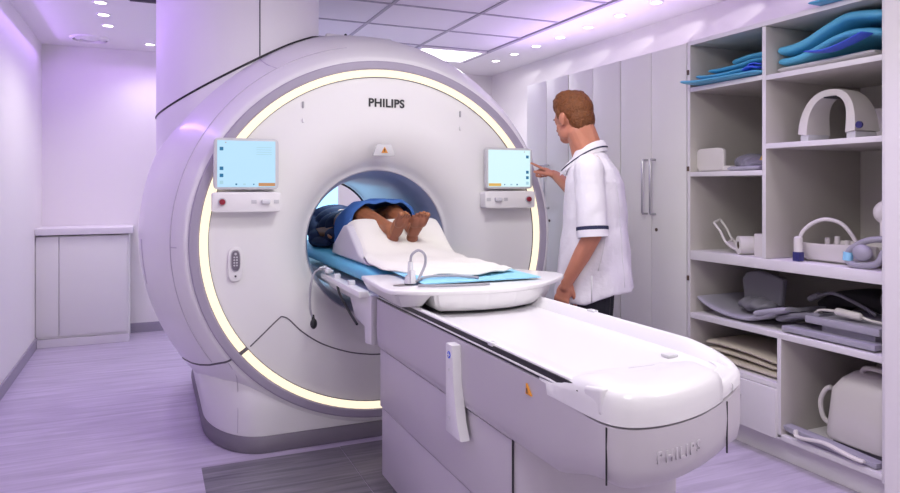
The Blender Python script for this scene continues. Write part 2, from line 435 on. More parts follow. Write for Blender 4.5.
bluepad([(3.0, 2.425, 1.903), (3.0, 2.33, 1.905), (3.0, 2.24, 1.925), (3.0, 2.12, 1.962), (3.0, 2.02, 1.968), (3.0, 1.92, 1.945)], (1, 0, 0), .44, .042, 'lower of the two thick curved blue pads on the top right shelf', grp=g2)
bluepad([(3.0, 2.43, 1.958), (3.0, 2.35, 1.960), (3.0, 2.27, 1.977), (3.0, 2.16, 2.020), (3.0, 2.06, 2.045), (3.0, 1.91, 2.020)], (1, 0, 0), .44, .05, 'upper of the two thick curved blue pads on the top right shelf', grp=g2)
b = NB(); slab(b, [(2.72, 2.20, 1.907), (2.73, 2.12, 1.899), (2.735, 2.03, 1.915), (2.73, 1.94, 1.940)], (1, 0, 0), .08, .010, e=4); single('pad_strap', b, W['bluev'], 'deep blue strap hanging off the front of the top right shelf', 'strap')
# pad on top of the unit
b = NB(); slab(b, [(2.80, 2.16, 2.111), (2.80, 2.10, 2.110), (2.80, 2.0, 2.109), (2.80, 1.89, 2.109)], (1, 0, 0), .28, .016); single('blue_pad', b, W['blue'], 'thin blue pad lying on top of the whole shelving unit', 'pad')
b = NB(); slab(b, [(2.82, 2.09, 2.139), (2.82, 2.0, 2.141), (2.82, 1.885, 2.140)], (1, 0, 0), .24, .03); single('blue_cushion', b, W['bluev'], 'dark blue cushion on the pad on top of the shelving unit', 'cushion')

# arch shaped coil
Z = 1.509
t = thing('arch_coil', 'white arch shaped head coil standing on the upper right shelf', 'scanner coil', (2.88, 2.19, Z))
b = NB(); rings = []
for k in range(25):
    a = PI * k / 24; c, s = math.cos(a), math.sin(a)
    yy = 2.185 + .120 * (math.copysign(abs(c) ** .85, c)); zz = Z + .035 + .185 * abs(s) ** .75
    wdx = .05 + .03 * (1 - s); th = .015 + .008 * (1 - s)
    rings.append([(2.88 + wdx * x, yy + th * c * y, zz + th * max(s, .15) * y * 1.0) for x, y in ((-1, -1), (-1.05, 0), (-1, 1), (0, 1.15), (1, 1), (1.05, 0), (1, -1), (0, -1))])
loft(b, rings); obj('arch', b, W['coil'], t, True, 60)
for yy in (2.068, 2.302):
    b = NB(); box(b, 2.81, 2.95, yy - .022, yy + .022, Z + .001, Z + .036, .006); obj('foot', b, W['clear'], t)
b = NB(); box(b, 2.82, 2.90, 2.15, 2.21, Z + .196, Z + .202, .002); obj('label_strip', b, W['dark'], t)
b = NB(); cyl(b, (2.80, 2.025, Z + .06), (2.81, 2.025, Z + .06), .015, n=16); obj('knob', b, W['navyp'], t)
t = thing('coil_box', 'white box with dark plugs behind the arch coil on the upper right shelf', 'scanner coil', (3.1, 2.0, Z))
b = NB(); box(b, 3.03, 3.3, 1.90, 2.14, Z + .001, Z + .15, .012); obj('housing', b, W['coil'], t)
b = NB(); tube(b, [(3.02, 1.97, Z + .02), (3.0, 1.96, Z + .08), (3.03, 1.95, Z + .09)], .009, 8); obj('cable', b, W['navyp'], t)

# left shelf at 1.382: head pad, grey bags, yellow pouch
Z = 1.382
b = NB(); pr_ = []
path = [(2.78, 2.955, Z + .02), (2.775, 2.955, Z + .11), (2.785, 2.94, Z + .13)]
pts = sup(2.853, Z + .066, .098, .062, 40, 5.5)
prism(b, pts, 2.765, 2.79, 'x', .009, 3); prism(b, [(2.945, Z + .003), (2.715, Z + .003), (2.705, Z + .014), (2.72, Z + .03), (2.94, Z + .03)], 2.77, 2.93, 'x', .008)
single('head_rest', b, W['coil'], 'cream moulded head rest plate standing on the middle left shelf', 'head rest')
b = NB(); ell(b, (2.86, 2.65, Z + .045), (.08, .10, .042)); ell(b, (2.84, 2.60, Z + .03), (.09, .09, .03)); ell(b, (2.86, 2.68, Z + .03), (.05, .04, .028))
bm2 = fuse(b, .008, 3)
for v in bm2.verts:
    v.co.z += .006 * math.sin(v.co.y * 130 + v.co.x * 60); v.co.z = max(v.co.z, Z + .001)
single('grey_bag', bm2, W['padg'], 'crumpled grey vinyl bag beside the cream head rest plate', 'bag')
b = NB(); slab(b, [(2.77, 2.69, Z + .012), (2.77, 2.60, Z + .012), (2.775, 2.50, Z + .014)], (1, 0, 0), .09, .022); single('grey_strap_pad', b, W['padl'], 'flat grey strap pad in front of the crumpled grey bag', 'pad')
b = NB(); loft(b, [[(2.80, 2.575, Z + .026), (2.80, 2.47, Z + .026), (2.90, 2.47, Z + .026), (2.90, 2.575, Z + .026)], [(2.815, 2.56, Z + .07), (2.815, 2.475, Z + .07), (2.88, 2.475, Z + .07), (2.88, 2.56, Z + .07)], [(2.84, 2.55, Z + .11), (2.84, 2.535, Z + .10), (2.86, 2.535, Z + .10), (2.86, 2.55, Z + .11)]])
bmesh.ops.bevel(b, geom=b.edges[:], offset=.004, segments=2, affect='EDGES')
single('yellow_pouch', b, W['yellow'], 'small yellow pouch on the grey strap pad, middle left shelf', 'pouch')

# shelf at .953 left: slotted bracket, tissue roll, box
Z = .953
b = NB(); C = [(2.775, 2.83, Z + .155), (2.78, 2.79, Z + .11), (2.785, 2.75, Z + .05), (2.79, 2.68, Z + .018)]
for dx in (-.0, .055):
    tube(b, [(p[0] + dx, p[1] + dx * .2, p[2] + dx * .3) for p in C], .007, 8, 6)
for p in (C[0], C[2], C[3]): tube(b, [p, (p[0] + .055, p[1] + .011, p[2] + .0165)], .0075, 8, 0)
slab(b, [(2.815, 2.755, Z + .055), (2.82, 2.72, Z + .03), (2.82, 2.67, Z + .014)], (1, 0, 0), .06, .012)
single('slotted_holder', b, W['coil'], 'white slotted plastic holder leaning up beside the tissue roll', 'holder')
t = thing('tissue_roll', 'white paper tissue roll lying on its side on the lower left shelf', 'tissue roll', (2.83, 2.66, Z))
b = NB(); n = 32; rr = .047; c0 = (2.775, 2.665, Z + rr + .001)
ax = Vector((.86, -.5, 0)).normalized(); u = Vector((.5, .86, 0)).normalized(); vz = Vector((0, 0, 1))
rings = []
for (s, r) in ((0, .020), (0, rr), (.16, rr), (.16, .020), (0, .020)):
    rings.append([Vector(c0) + ax * s + u * math.cos(2 * PI * k / n) * r + vz * math.sin(2 * PI * k / n) * r for k in range(n)])
loft(b, rings, cap=False); obj('paper', b, W['sheet'], t, True, 30)
b = NB(); rings = []
for (s, r) in ((.001, .0195), (.159, .0195), (.159, .017), (.001, .017), (.001, .0195)):
    rings.append([Vector(c0) + ax * s + u * math.cos(2 * PI * k / n) * r + vz * math.sin(2 * PI * k / n) * r for k in range(n)])
loft(b, rings, cap=False); obj('core', b, W['brown'], t, True, 30)
b = NB(); box(b, 2.755, 2.80, 2.475, 2.545, Z + .001, Z + .115, .005); box(b, 2.80, 2.86, 2.475, 2.545, Z + .001, Z + .09, .005)
single('small_white_box', b, W['coil'], 'small white box between the tissue roll and the shelf divider', 'box')

# shelf at .953 right: coil base with looping cable and plug, grey tubes
t = thing('scanner_coil', 'white boat shaped coil base with looping cable on the middle right shelf', 'scanner coil', (2.95, 2.2, Z))
b = NB()
sec = [(2.43, .010, .05, .02), (2.40, .03, .09, .016), (2.36, .035, .12, .012), (2.34, .075, .14, .012), (2.20, .075, .15, .012), (2.05, .082, .15, .012), (1.955, .08, .14, .012)]
rings = []
for (y, h, w, z0) in sec:
    rings.append([(2.95 + w * x, y, Z + z0 + h * q) for x, q in ((-.85, 0), (-1, .6), (-1, 1), (-.88, 1), (-.8, .75), (.8, .75), (.88, 1), (1, 1), (1, .6), (.85, 0))])
loft(b, rings); box(b, 2.85, 3.05, 1.98, 2.32, Z + .001, Z + .014, .003); obj('shell', b, W['coil'], t, True, 50)
for yy, hh in ((2.25, .045), (2.20, .055), (2.15, .04)):
    b = NB(); cyl(b, (2.90, yy, Z + .06), (2.90, yy, Z + .065 + hh), .012, n=14); obj('peg', b, W['coil'], t)
b = NB(); tube(b, [(2.775, 2.300, Z + .10), (2.785, 2.285, Z + .145), (2.80, 2.24, Z + .185), (2.82, 2.19, Z + .20), (2.84, 2.13, Z + .18), (2.86, 2.09, Z + .12), (2.87, 2.08, Z + .075)], .009, 10); obj('cable', b, W['coil'], t)
b = NB(); cyl(b, (2.772, 2.303, Z + .045), (2.772, 2.303, Z + .105), .020, n=18); ell(b, (2.772, 2.303, Z + .107), (.019, .019, .012)); pl = obj('plug', b, W['coil'], t)
b = NB(); box(b, 2.754, 2.790, 2.285, 2.321, Z + .001, Z + .046, .005); o = obj('plug_tip', b, W['navyp'], pl); o['label'] = 'dark blue connector tip'
def tubes(lab, p, r, m, grp=None):
    b = NB(); tube(b, p, r, 10); return single('breathing_tube' if False else 'flexible_coil', b, W[m], lab, 'flexible coil', grp)
tubes('thick grey looped flexible coil at the right end of the middle right shelf', [(2.80, 1.91, Z + .13), (2.78, 1.97, Z + .12), (2.77, 2.03, Z + .085), (2.77, 2.055, Z + .045), (2.765, 2.03, Z + .016), (2.765, 1.97, Z + .016), (2.77, 1.92, Z + .03), (2.79, 1.905, Z + .08)], .014, 'tube')
b = NB(); tube(b, [(2.768, 2.048, Z + .065), (2.766, 2.050, Z + .03)], .020, 12, 0); single('coil_clip', b, W['bluel'], 'pale blue clip round the grey looped flexible coil', 'clip')
b = NB(); ell(b, (2.768, 1.985, Z + .068), (.026, .042, .036)); single('grey_pouch', b, W['padl'], 'grey lavender pouch inside the loop of the flexible coil', 'pouch')
b = NB(); cyl(b, (2.83, 1.925, Z + .117), (2.83, 1.925, Z + .21), .022, n=20); ell(b, (2.835, 1.93, Z + .24), (.035, .05, .05)); ell(b, (2.84, 1.91, Z + .28), (.03, .035, .035))
single('tube_connector', fuse(b, .004, 3), W['coil'], 'white rounded tube connector standing at the right end of the middle right shelf', 'connector')
b = NB(); tube(b, [(2.84, 1.905, Z + .31), (2.84, 1.93, Z + .325), (2.84, 1.90, Z + .35)], .016, 8); single('black_plug', b, W['padd'], 'black plug above the white rounded tube connector', 'plug')

# full-width row at .612
Z = .612
b = NB(); slab(b, [(2.93, 2.93, Z + .085), (2.93, 2.86, Z + .052), (2.93, 2.75, Z + .027), (2.93, 2.62, Z + .022), (2.93, 2.52, Z + .045), (2.93, 2.42, Z + .085)], (1, 0, 0), .36, .030)
single('curved_pad', b, W['padl'], 'long curved grey support pad at the left of the wide shelf', 'pad')
b = NB(); slab(b, [(2.87, 2.74, Z + .052), (2.88, 2.73, Z + .12), (2.90, 2.715, Z + .195), (2.915, 2.69, Z + .228)], (.1, 1, 0), .06, .03, e=4)
b.free(); b = NB()
prism(b, [(2.745, Z + .075), (2.76, Z + .20), (2.735, Z + .235), (2.66, Z + .255), (2.50, Z + .225), (2.515, Z + .085)], 2.90, 2.94, 'x', .014, 3)
single('upright_pad', b, W['padg'], 'grey folded pad standing upright on the curved pad, wide shelf', 'pad')
b = NB(); ell(b, (2.86, 2.62, Z + .085), (.07, .11, .035), sub=4)
for v in b.verts: v.co.z += .006 * math.sin(v.co.y * 90)
single('creased_pad', b, W['padg'], 'small creased grey pad in front of the upright pad', 'pad')
b = NB(); slab(b, [(2.80, 2.54, Z + .055), (2.80, 2.46, Z + .078), (2.80, 2.36, Z + .102)], (1, 0, -.1), .12, .03); single('thick_bar_pad', b, W['padl'], 'short thick grey bar pad leaning over the curved pad', 'pad', 'bar pads on the wide shelf')
b = NB(); slab(b, [(2.83, 2.43, Z + .045), (2.83, 2.34, Z + .075), (2.83, 2.20, Z + .10)], (1, 0, -.1), .12, .03); single('thick_bar_pad', b, W['padg'], 'longer grey bar pad between the curved pad and the flat plates', 'pad', 'bar pads on the wide shelf')
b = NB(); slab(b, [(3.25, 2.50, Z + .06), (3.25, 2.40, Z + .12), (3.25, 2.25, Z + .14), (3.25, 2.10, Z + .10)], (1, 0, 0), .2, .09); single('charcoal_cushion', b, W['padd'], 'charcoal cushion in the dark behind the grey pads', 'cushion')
b = NB(); tube(b, [(2.93, 2.34, Z + .155), (2.93, 2.25, Z + .19), (2.94, 2.14, Z + .16), (2.95, 2.05, Z + .12)], .008, 8); tube(b, [(2.93, 2.37, Z + .145), (2.93, 2.32, Z + .17)], .015, 10, 0)
single('coil_cable', b, W['padg'], 'dark grey cable with end plug lying over the bar pads', 'cable')
b = NB(); box(b, 2.74, 3.12, 1.91, 2.37, Z + .008, Z + .034, .006, M=None); box(b, 2.78, 3.0, 1.95, 2.3, Z + .001, Z + .009)
single('flat_coil_plate', b, W['padl'], 'lower of the two flat grey coil plates at the right of the wide shelf', 'coil plate', 'flat coil plates')
b = NB(); box(b, 2.76, 3.10, 1.905, 2.26, Z + .066, Z + .100, .008); box(b, 2.80, 3.0, 1.95, 2.2, Z + .034, Z + .067)
single('flat_coil_plate', b, W['padl'], 'upper of the two flat grey coil plates, under the white cable', 'coil plate', 'flat coil plates')
t = thing('inline_cable', 'white cable with a cylindrical box lying on the upper flat coil plate', 'cable', (2.83, 2.1, Z + .10))
b = NB(); tube(b, [(2.80, 2.24, Z + .108), (2.79, 2.20, Z + .130), (2.80, 2.13, Z + .135), (2.81, 2.05, Z + .135), (2.82, 1.99, Z + .118), (2.82, 1.905, Z + .115)], .006, 8); obj('lead', b, W['coil'], t)
b = NB(); caps(b, (2.80, 2.12, Z + .135), .017, (2.81, 2.03, Z + .128), .017); obj('ferrite_box', b, W['coil'], t)
b = NB(); ell(b, (3.04, 1.98, Z + .18), (.10, .09, .075), sub=4)
for v in b.verts: v.co += Vector((0, 0, .008 * math.sin(v.co.y * 80)))
single('grey_bag', b, W['padg'], 'rounded dark grey bag resting at the right end of the wide shelf', 'bag')

# folded cream sheets
Z = .37
for k, (dx, dy, w) in enumerate(((0, 0, 1), (.01, .02, .96), (-.005, .01, .9))):
    b = NB(); slab(b, [(2.95 + dx, 2.90 - dy, Z + .022 + k * .034), (2.95 + dx, 2.80, Z + .024 + k * .036), (2.95 + dx, 2.60, Z + .020 + k * .036), (2.95 + dx, 2.42 + dy, Z + .016 + k * .030)], (1, 0, 0), .38 * w, .028)
    single('folded_sheet', b, W['cream'], ['bottom', 'middle', 'top'][k] + ' cream folded sheet of the pile over the drawer', 'folded sheet', 'cream folded sheets')

# device in lower right bay
Z = .135
t = thing('portable_unit', 'pale grey box shaped portable unit on the bottom right shelf', 'medical device', (2.99, 2.05, Z))
b = NB(); rings = []
for (z, y0, y1, x0, x1) in ((.036, 1.90, 2.20, 2.80, 3.2), (.05, 1.898, 2.205, 2.795, 3.2), (.26, 1.90, 2.185, 2.81, 3.2), (.31, 1.905, 2.15, 2.83, 3.19), (.34, 1.91, 2.12, 2.87, 3.17)):
    r = [];
    for (a, c) in sup((x0 + x1) / 2, (y0 + y1) / 2, (x1 - x0) / 2, (y1 - y0) / 2, 32, 7): r.append((a, c, Z + z))
    rings.append(r)
loft(b, rings); obj('housing', b, W['coil'], t, True, 50)
b = NB(); box(b, 2.83, 3.15, 1.93, 2.17, Z + .001, Z + .037, .005); obj('foot', b, W['padg'], t)
b = NB(); tube(b, [(2.90, 1.96, Z + .338), (2.90, 1.97, Z + .365), (2.90, 2.06, Z + .365), (2.90, 2.08, Z + .338)], .011, 8, 4); obj('carry_handle', b, W['coil'], t)
b = NB(); tube(b, [(2.86, 2.20, Z + .25), (2.86, 2.23, Z + .23), (2.86, 2.255, Z + .17), (2.86, 2.24, Z + .10), (2.86, 2.20, Z + .08)], .011, 8); obj('hose', b, W['coil'], t)
b = NB(); prism(b, [(2.36, Z + .045), (2.20, Z + .040), (1.90, Z + .026), (1.90, Z + .003), (2.22, Z + .003), (2.345, Z + .022)], 2.735, 2.79, 'x', .004)
single('coil_tray', b, W['padl'], 'flat grey tray in front of the portable unit, bottom right shelf', 'tray')
b = NB(); sl = [(2.727, 2.27, Z + .036), (2.722, 2.25, Z + .012), (2.722, 2.13, Z + .030), (2.722, 2.05, Z + .022), (2.722, 1.98, Z + .014), (2.724, 1.94, Z + .014)]
slab(b, [(p[0] - .012, p[1], p[2] + .012) for p in sl], (1, 0, 0), .024, .016, e=3)
single('white_handle', b, W['coil'], 'white handle bar lying at the front of the bottom right shelf', 'handle')

# ------------------------------------------------------------------ MRI scanner
CX, CZ = 1.135, 1.03
scan = thing('mri_scanner', 'large white ring shaped scanner with glowing rim around its bore', 'scanner', (CX, 4.2, 0))
NA = 128
def zs(Y): return .955 + .045 * min(1, max(0, (Y - 3.45) / .25))
def circ(r, Y, clampz=None, n=NA):
    out = []
    for k in range(n):
        a = 2 * PI * k / n
        z = CZ + r * zs(Y) * math.sin(a)
        if clampz is not None: z = max(z, clampz)
        out.append((CX + r * math.cos(a), Y, z))
    return out
st = [(.972, 3.452), (.985, 3.455), (1.0, 3.47), (1.03, 3.53), (1.065, 3.60), (1.10, 3.71), (1.135, 3.83), (1.165, 3.97), (1.185, 4.12), (1.195, 4.27), (1.195, 4.60), (1.18, 4.75), (1.14, 4.88), (1.08, 4.95), (.9, 5.0), (.42, 5.0), (.395, 4.99)]
b = NB(); loft(b, [circ(r, y, .02) for r, y in st], cap=False); bmesh.ops.recalc_face_normals(b, faces=b.faces)
shell_bvh = BVHTree.FromBMesh(b)
obj('outer_shell', b, W['gloss'], scan, True, 60, rec=False)
def shell_pt(X, Z_):
    h = shell_bvh.ray_cast(Vector((X, 2.0, Z_)), Vector((0, 1, 0)))
    return h[0]
# front cover with the funnel of the bore
def faceY(r):
    if r > .66: return 3.452
    t_ = (.66 - r) / (.66 - .42); t_ = min(max(t_, 0), 1)
    return 3.452 + .12 * t_ ** 2.2
rs = [.883, .80, .72, .66, .62, .58, .54, .50, .47, .45, .43, .415, .405, .398, .395]
b = NB(); R = []
for r in rs:
    y = faceY(r) if r > .415 else 3.572 + (.43 - r) * .7
    # ellipse at the rim, true circle at the bore
    q = min(1, max(0, (r - .395) / .45)); zz = 1 - .045 * q; cz = 1.0 + .03 * q
    R.append([(CX + r * math.cos(2 * PI * k / NA), y, cz + r * zz * math.sin(2 * PI * k / NA)) for k in range(NA)])
loft(b, R, cap=False)
face_bvh = BVHTree.FromBMesh(b)
obj('front_cover', b, W['face'], scan, True, 60)
def face_pt(X, Z_, off=.0):
    h = face_bvh.ray_cast(Vector((X, 2.0, Z_)), Vector((0, 1, 0)))[0]
    if h is None: h = shell_bvh.ray_cast(Vector((X, 2.0, Z_)), Vector((0, 1, 0)))[0]
    return Vector((h.x, h.y - off, h.z)) if h is not None else Vector((X, 3.45 - off, Z_))
# light ring and trims
def band(r0, r1, y, yb, a0=0, a1=2 * PI, n=NA):
    b = NB(); vs = []
    for k in range(n + 1):
        a = a0 + (a1 - a0) * k / n; c, s = math.cos(a), math.sin(a)
        vs.append([(CX + r * c, yy, CZ + r * .955 * s) for r, yy in ((r0, yb), (r0, y + .004), (r0 + .006, y), (r1 - .006, y), (r1, y + .004), (r1, yb))])
    loft(b, vs, cap=True, closed=True); return b
gap = rad(219.5)
obj('light_ring', band(.884, .924, 3.438, 3.46, rad(-142.3), rad(216.4)), W['ring'], scan, True, 30)['label'] = 'glowing warm white ring'
obj('ring_trim', band(.926, .9715, 3.440, 3.47), W['trim'], scan, True, 30)['label'] = 'lavender grey rim outside the glowing ring'
obj('ring_gap', band(.881, .93, 3.444, 3.47), W['seam'], scan, True, 30)
# bore liner
b = NB(); R = []
for r, y in ((.395, 3.595), (.385, 3.62), (.355, 3.74), (.35, 3.9), (.35, 4.75), (.36, 4.9), (.385, 4.985), (.40, 4.99)):
    R.append([(CX + r * math.cos(2 * PI * k / NA), y, 1.0 + r * math.sin(2 * PI * k / NA)) for k in range(NA)])
loft(b, R, cap=False); obj('bore_liner', b, W['bore'], scan, True, 60)
b = NB(); tube(b, [(CX + .347 * math.cos(2 * PI * k / 64), 4.86, 1.0 + .347 * math.sin(2 * PI * k / 64)) for k in range(65)], .007, 6, 0); obj('bore_rim', b, W['dark'], scan)
b = NB(); cyl(b, (CX + .31, 4.86, 1.12), (CX + .30, 4.84, 1.12), .02, n=16); obj('bore_knob', b, W['grey'], scan)
b = NB(); tube(b, [(CX + .393 * math.cos(2 * PI * k / 96), 3.600, 1.0 + .393 * math.sin(2 * PI * k / 96)) for k in range(97)], .004, 6, 0); obj('bore_seam', b, W['seaml'], scan)
# base
def base_ring(z, gx0, gy0, rx, ry, ins=0):
    x0, x1 = gx0 + ins, 2 * CX - gx0 - ins; y0 = gy0 + ins; y1 = 4.95
    out = []
    for k in range(17):
        a = PI + (PI / 2) * k / 16
        out.append((x0 + rx + rx * math.cos(a), y0 + ry + ry * math.sin(a), z))
    for k in range(17):
        a = 1.5 * PI + (PI / 2) * k / 16
        out.append((x1 - rx + rx * math.cos(a), y0 + ry + ry * math.sin(a), z))
    out += [(x1, y1, z), (x0, y1, z)]
    return out
b = NB(); loft(b, [base_ring(.078, .262, 3.465, .26, .50), base_ring(.16, .255, 3.460, .26, .50), base_ring(.27, .235, 3.462, .27, .50), base_ring(.34, .24, 3.475, .28, .5), base_ring(.42, .27, 3.53, .30, .5), base_ring(.50, .34, 3.62, .32, .5), base_ring(.56, .45, 3.75, .34, .5)])
base_bvh = BVHTree.FromBMesh(b)
obj('base_cover', b, W['gloss'], scan, True, 60)
b = NB(); loft(b, [base_ring(.002, .258, 3.446, .26, .50), base_ring(.02, .254, 3.442, .26, .50), base_ring(.055, .255, 3.446, .26, .50), base_ring(.077, .261, 3.46, .26, .5)]); obj('base_skirt', b, W['skirt'], scan, True, 50)['label'] = 'dark grey skirting of the base'
# grooves
def groove(name, pts, r=.0035, m='seam', par=None, sm=0):
    b = NB(); tube(b, pts, r, 6, sm); return obj(name, b, W[m], par or scan)
def dens(pts, n=14, sm=True):
    return smooth_path(pts, n)
def anypt(X, Z_):
    best = None
    for bv in (face_bvh, shell_bvh, base_bvh):
        h = bv.ray_cast(Vector((X, 2.0, Z_)), Vector((0, 1, 0)))[0]
        if h is not None and (best is None or h.y < best.y): best = h
    return best
pp = [(.595, .662), (.63, .645), (.70, .575), (.80, .507), (.93, .455), (1.05, .43), (1.135, .425)]
pl_ = [face_pt(p.x, p.y, .0) for p in dens([Vector((a, c, 0)) for a, c in pp])]
groove('cover_seam', pl_)
groove('cover_seam', [Vector((2 * CX - p.x, p.y, p.z)) for p in pl_])
for s in (1, -1):
    q = [(.595, .662), (.57, .642), (.50, .577), (.445, .527)]
    groove('cover_seam', [face_pt(CX + s * (p.x - CX), p.y) for p in dens([Vector((a, c, 0)) for a, c in q])])
    q = [(.405, .50), (.36, .475), (.30, .44), (.25, .41), (.205, .385), (.165, .37)]
    pts = [anypt(p.x, p.y) for p in dens([Vector((a, c, 0)) for a, c in q])]
    groove('cover_seam', [Vector((CX + s * (p.x - CX), p.y - .001, p.z)) for p in pts if p is not None], .005)
    # vertical seam of the base corner
    pts = [anypt(CX + s * (x - CX), z) for x, z in ((.345, .455), (.36, .43), (.385, .38), (.395, .30), (.395, .20), (.395, .09))]
    groove('base_seam', [p for p in pts if p is not None], .002, 'seaml', sm=4)
# inner parallel seam on the shell
pts = []
for k in range(0, 97):
    a = rad(100 + (215 - 100) * k / 96); r = 1.047; pts.append((CX + r * math.cos(a), 3.562, CZ + r * .975 * math.sin(a)))
groove('shell_seam', pts, .0025, 'seaml')
pts = [(p.x, p.y, p.z) for p in [Vector((CX + (1.048 - .075 * k / 8) * math.cos(rad(181)), 3.562 - .105 * (k / 8) ** .8, 1.03 - .018)) for k in range(9)]]
groove('shell_seam', pts, .003, 'seaml')
tube_pts = []
for k in range(20):
    z = 1.02 - .24 * k / 19
    h = shell_bvh.ray_cast(Vector((-1.0, 4.05, z)), Vector((1, 0, 0)))[0]
    if h: tube_pts.append(h)
b = NB(); tube(b, tube_pts, .004, 6, 0); obj('shell_slot', b, W['seaml'], scan)

# column from the scanner up to the ceiling
def plan(k, n=96):
    a = 2 * PI * k / n; c, s = math.cos(a), math.sin(a); e = 2.35
    return (.495 + .462 * math.copysign(abs(c) ** (2 / e), c), 4.36 + .56 * math.copysign(abs(s) ** (2 / e), s))
b = NB(); n = 96
loft(b, [[(*plan(k), z) for k in range(n)] for z in (1.30, 1.6, 2.0, HC - .002)]); obj('column_cover', b, W['column'], scan, True, 60)
def shell_top(x, y):
    h = shell_bvh.ray_cast(Vector((x, y, 3.0)), Vector((0, 0, -1)))[0]
    return h.z if h is not None else 0
pts = []
for k in range(n + 1):
    x, y = plan(k % n)
    z = max(shell_top(x, y), 1.70 + (x - .035) * .575 if x < .62 else 0) + .004
    if y < 4.45: pts.append((x, y, z))
pts = sorted(pts, key=lambda p: p[0] + (0 if p[1] < 4.36 else -.0))
b = NB(); tube(b, pts, .006, 6, 0); obj('column_seam', b, W['dark'], scan)
# vertical seam of the column, curling into the shell
k0 = min(range(96), key=lambda k: (abs(plan(k)[0] - .53) + (10 if plan(k)[1] > 4.3 else 0)))
x0, y0 = plan(k0); zt = max(shell_top(x0, y0), 1.70 + (x0 - .035) * .575)
b = NB(); tube(b, [(x0, y0 - .001, HC - .005), (x0, y0 - .001, 2.25), (x0, y0 - .001, zt + .01)], .0035, 6, 0); obj('column_seam', b, W['seam'], scan)
pts = []
for (dx, dz) in ((0, 0), (.003, -.035), (.02, -.065), (.05, -.088)):
    h = shell_pt(x0 + dx, zt + dz)
    if h: pts.append(h)
if len(pts) > 2: groove('column_seam', pts, .0028, 'seaml', sm=5)
# small gasket on the top of the shell
b = NB(); box(b, .95, 1.35, 4.0, 4.04, 2.185, 2.203, .006); obj('top_flange', b, W['gloss'], scan)
b = NB(); cyl(b, (1.06, 3.99, 2.198), (1.06, 3.985, 2.198), .008, n=12); obj('top_screw', b, W['dark'], scan)

# logo lettering, slots and warning plate
Rf = Matrix.Rotation(rad(90), 4, 'X')
b = text_bm('PHILIPS', .060, .0015, Matrix.Translation((1.137, 3.449, 1.737)) @ Rf, .0016, 1.04); o = obj('lettering', b, W['black'], scan, False); o['label'] = 'black lettering reading PHILIPS'
for x, z in ((.70, 1.70), (1.56, 1.69)):
    b = NB(); caps(b, (x, 3.449, z + .022), .0055, (x, 3.449, z - .002), .0055); obj('pin', b, W['grey'], scan)
    b = NB(); caps(b, (x, 3.450, z - .075), .006, (x, 3.450, z - .062), .006); obj('pin_socket', b, W['gloss'], scan)
b = NB(); prism(b, [(1.06, 1.462), (1.185, 1.462), (1.160, 1.522), (1.083, 1.522)], 3.440, 3.460, 'y', .006); wp = obj('warning_plate', b, W['bezel'], scan)
b = NB(); prism(b, [(1.105, 1.478), (1.141, 1.478), (1.123, 1.510)], 3.437, 3.4405, 'y'); obj('warning_triangle', b, W['warn'], wp, False)
b = NB(); prism(b, [(1.1205, 1.484), (1.1255, 1.484), (1.1265, 1.500), (1.1195, 1.500)], 3.4362, 3.4372, 'y'); obj('warning_mark', b, W['black'], wp, False)
# hand-control plate at lower left
b = NB()
prism(b, [(p[0], p[1]) for p in sup(.375, .93, .034, .082, 40, 3.2)], 3.436, 3.4525, 'y', .004); rc = obj('control_plate', b, W['face'], scan)
b = NB(); prism(b, [(p[0], p[1]) for p in sup(.375, .948, .0225, .052, 36, 3)], 3.432, 3.4365, 'y', .0015); obj('keypad_rim', b, W['steel'], rc)
b = NB(); prism(b, [(p[0], p[1]) for p in sup(.375, .948, .0185, .047, 36, 3)], 3.4300, 3.4335, 'y', .001); obj('keypad', b, W['skirt'], rc)
b = NB()
for r_ in range(4):
    for c_ in range(2): cyl(b, (.369 + c_ * .012, 3.428, .925 + r_ * .013), (.369 + c_ * .012, 3.431, .925 + r_ * .013), .0042, n=10)
cyl(b, (.375, 3.428, .980), (.375, 3.431, .980), .006, n=12)
obj('keypad_buttons', b, W['bezel'], rc)
b = NB(); cyl(b, (.375, 3.433, .873), (.375, 3.437, .873), .005, n=12); obj('indicator', b, W['seam'], rc)

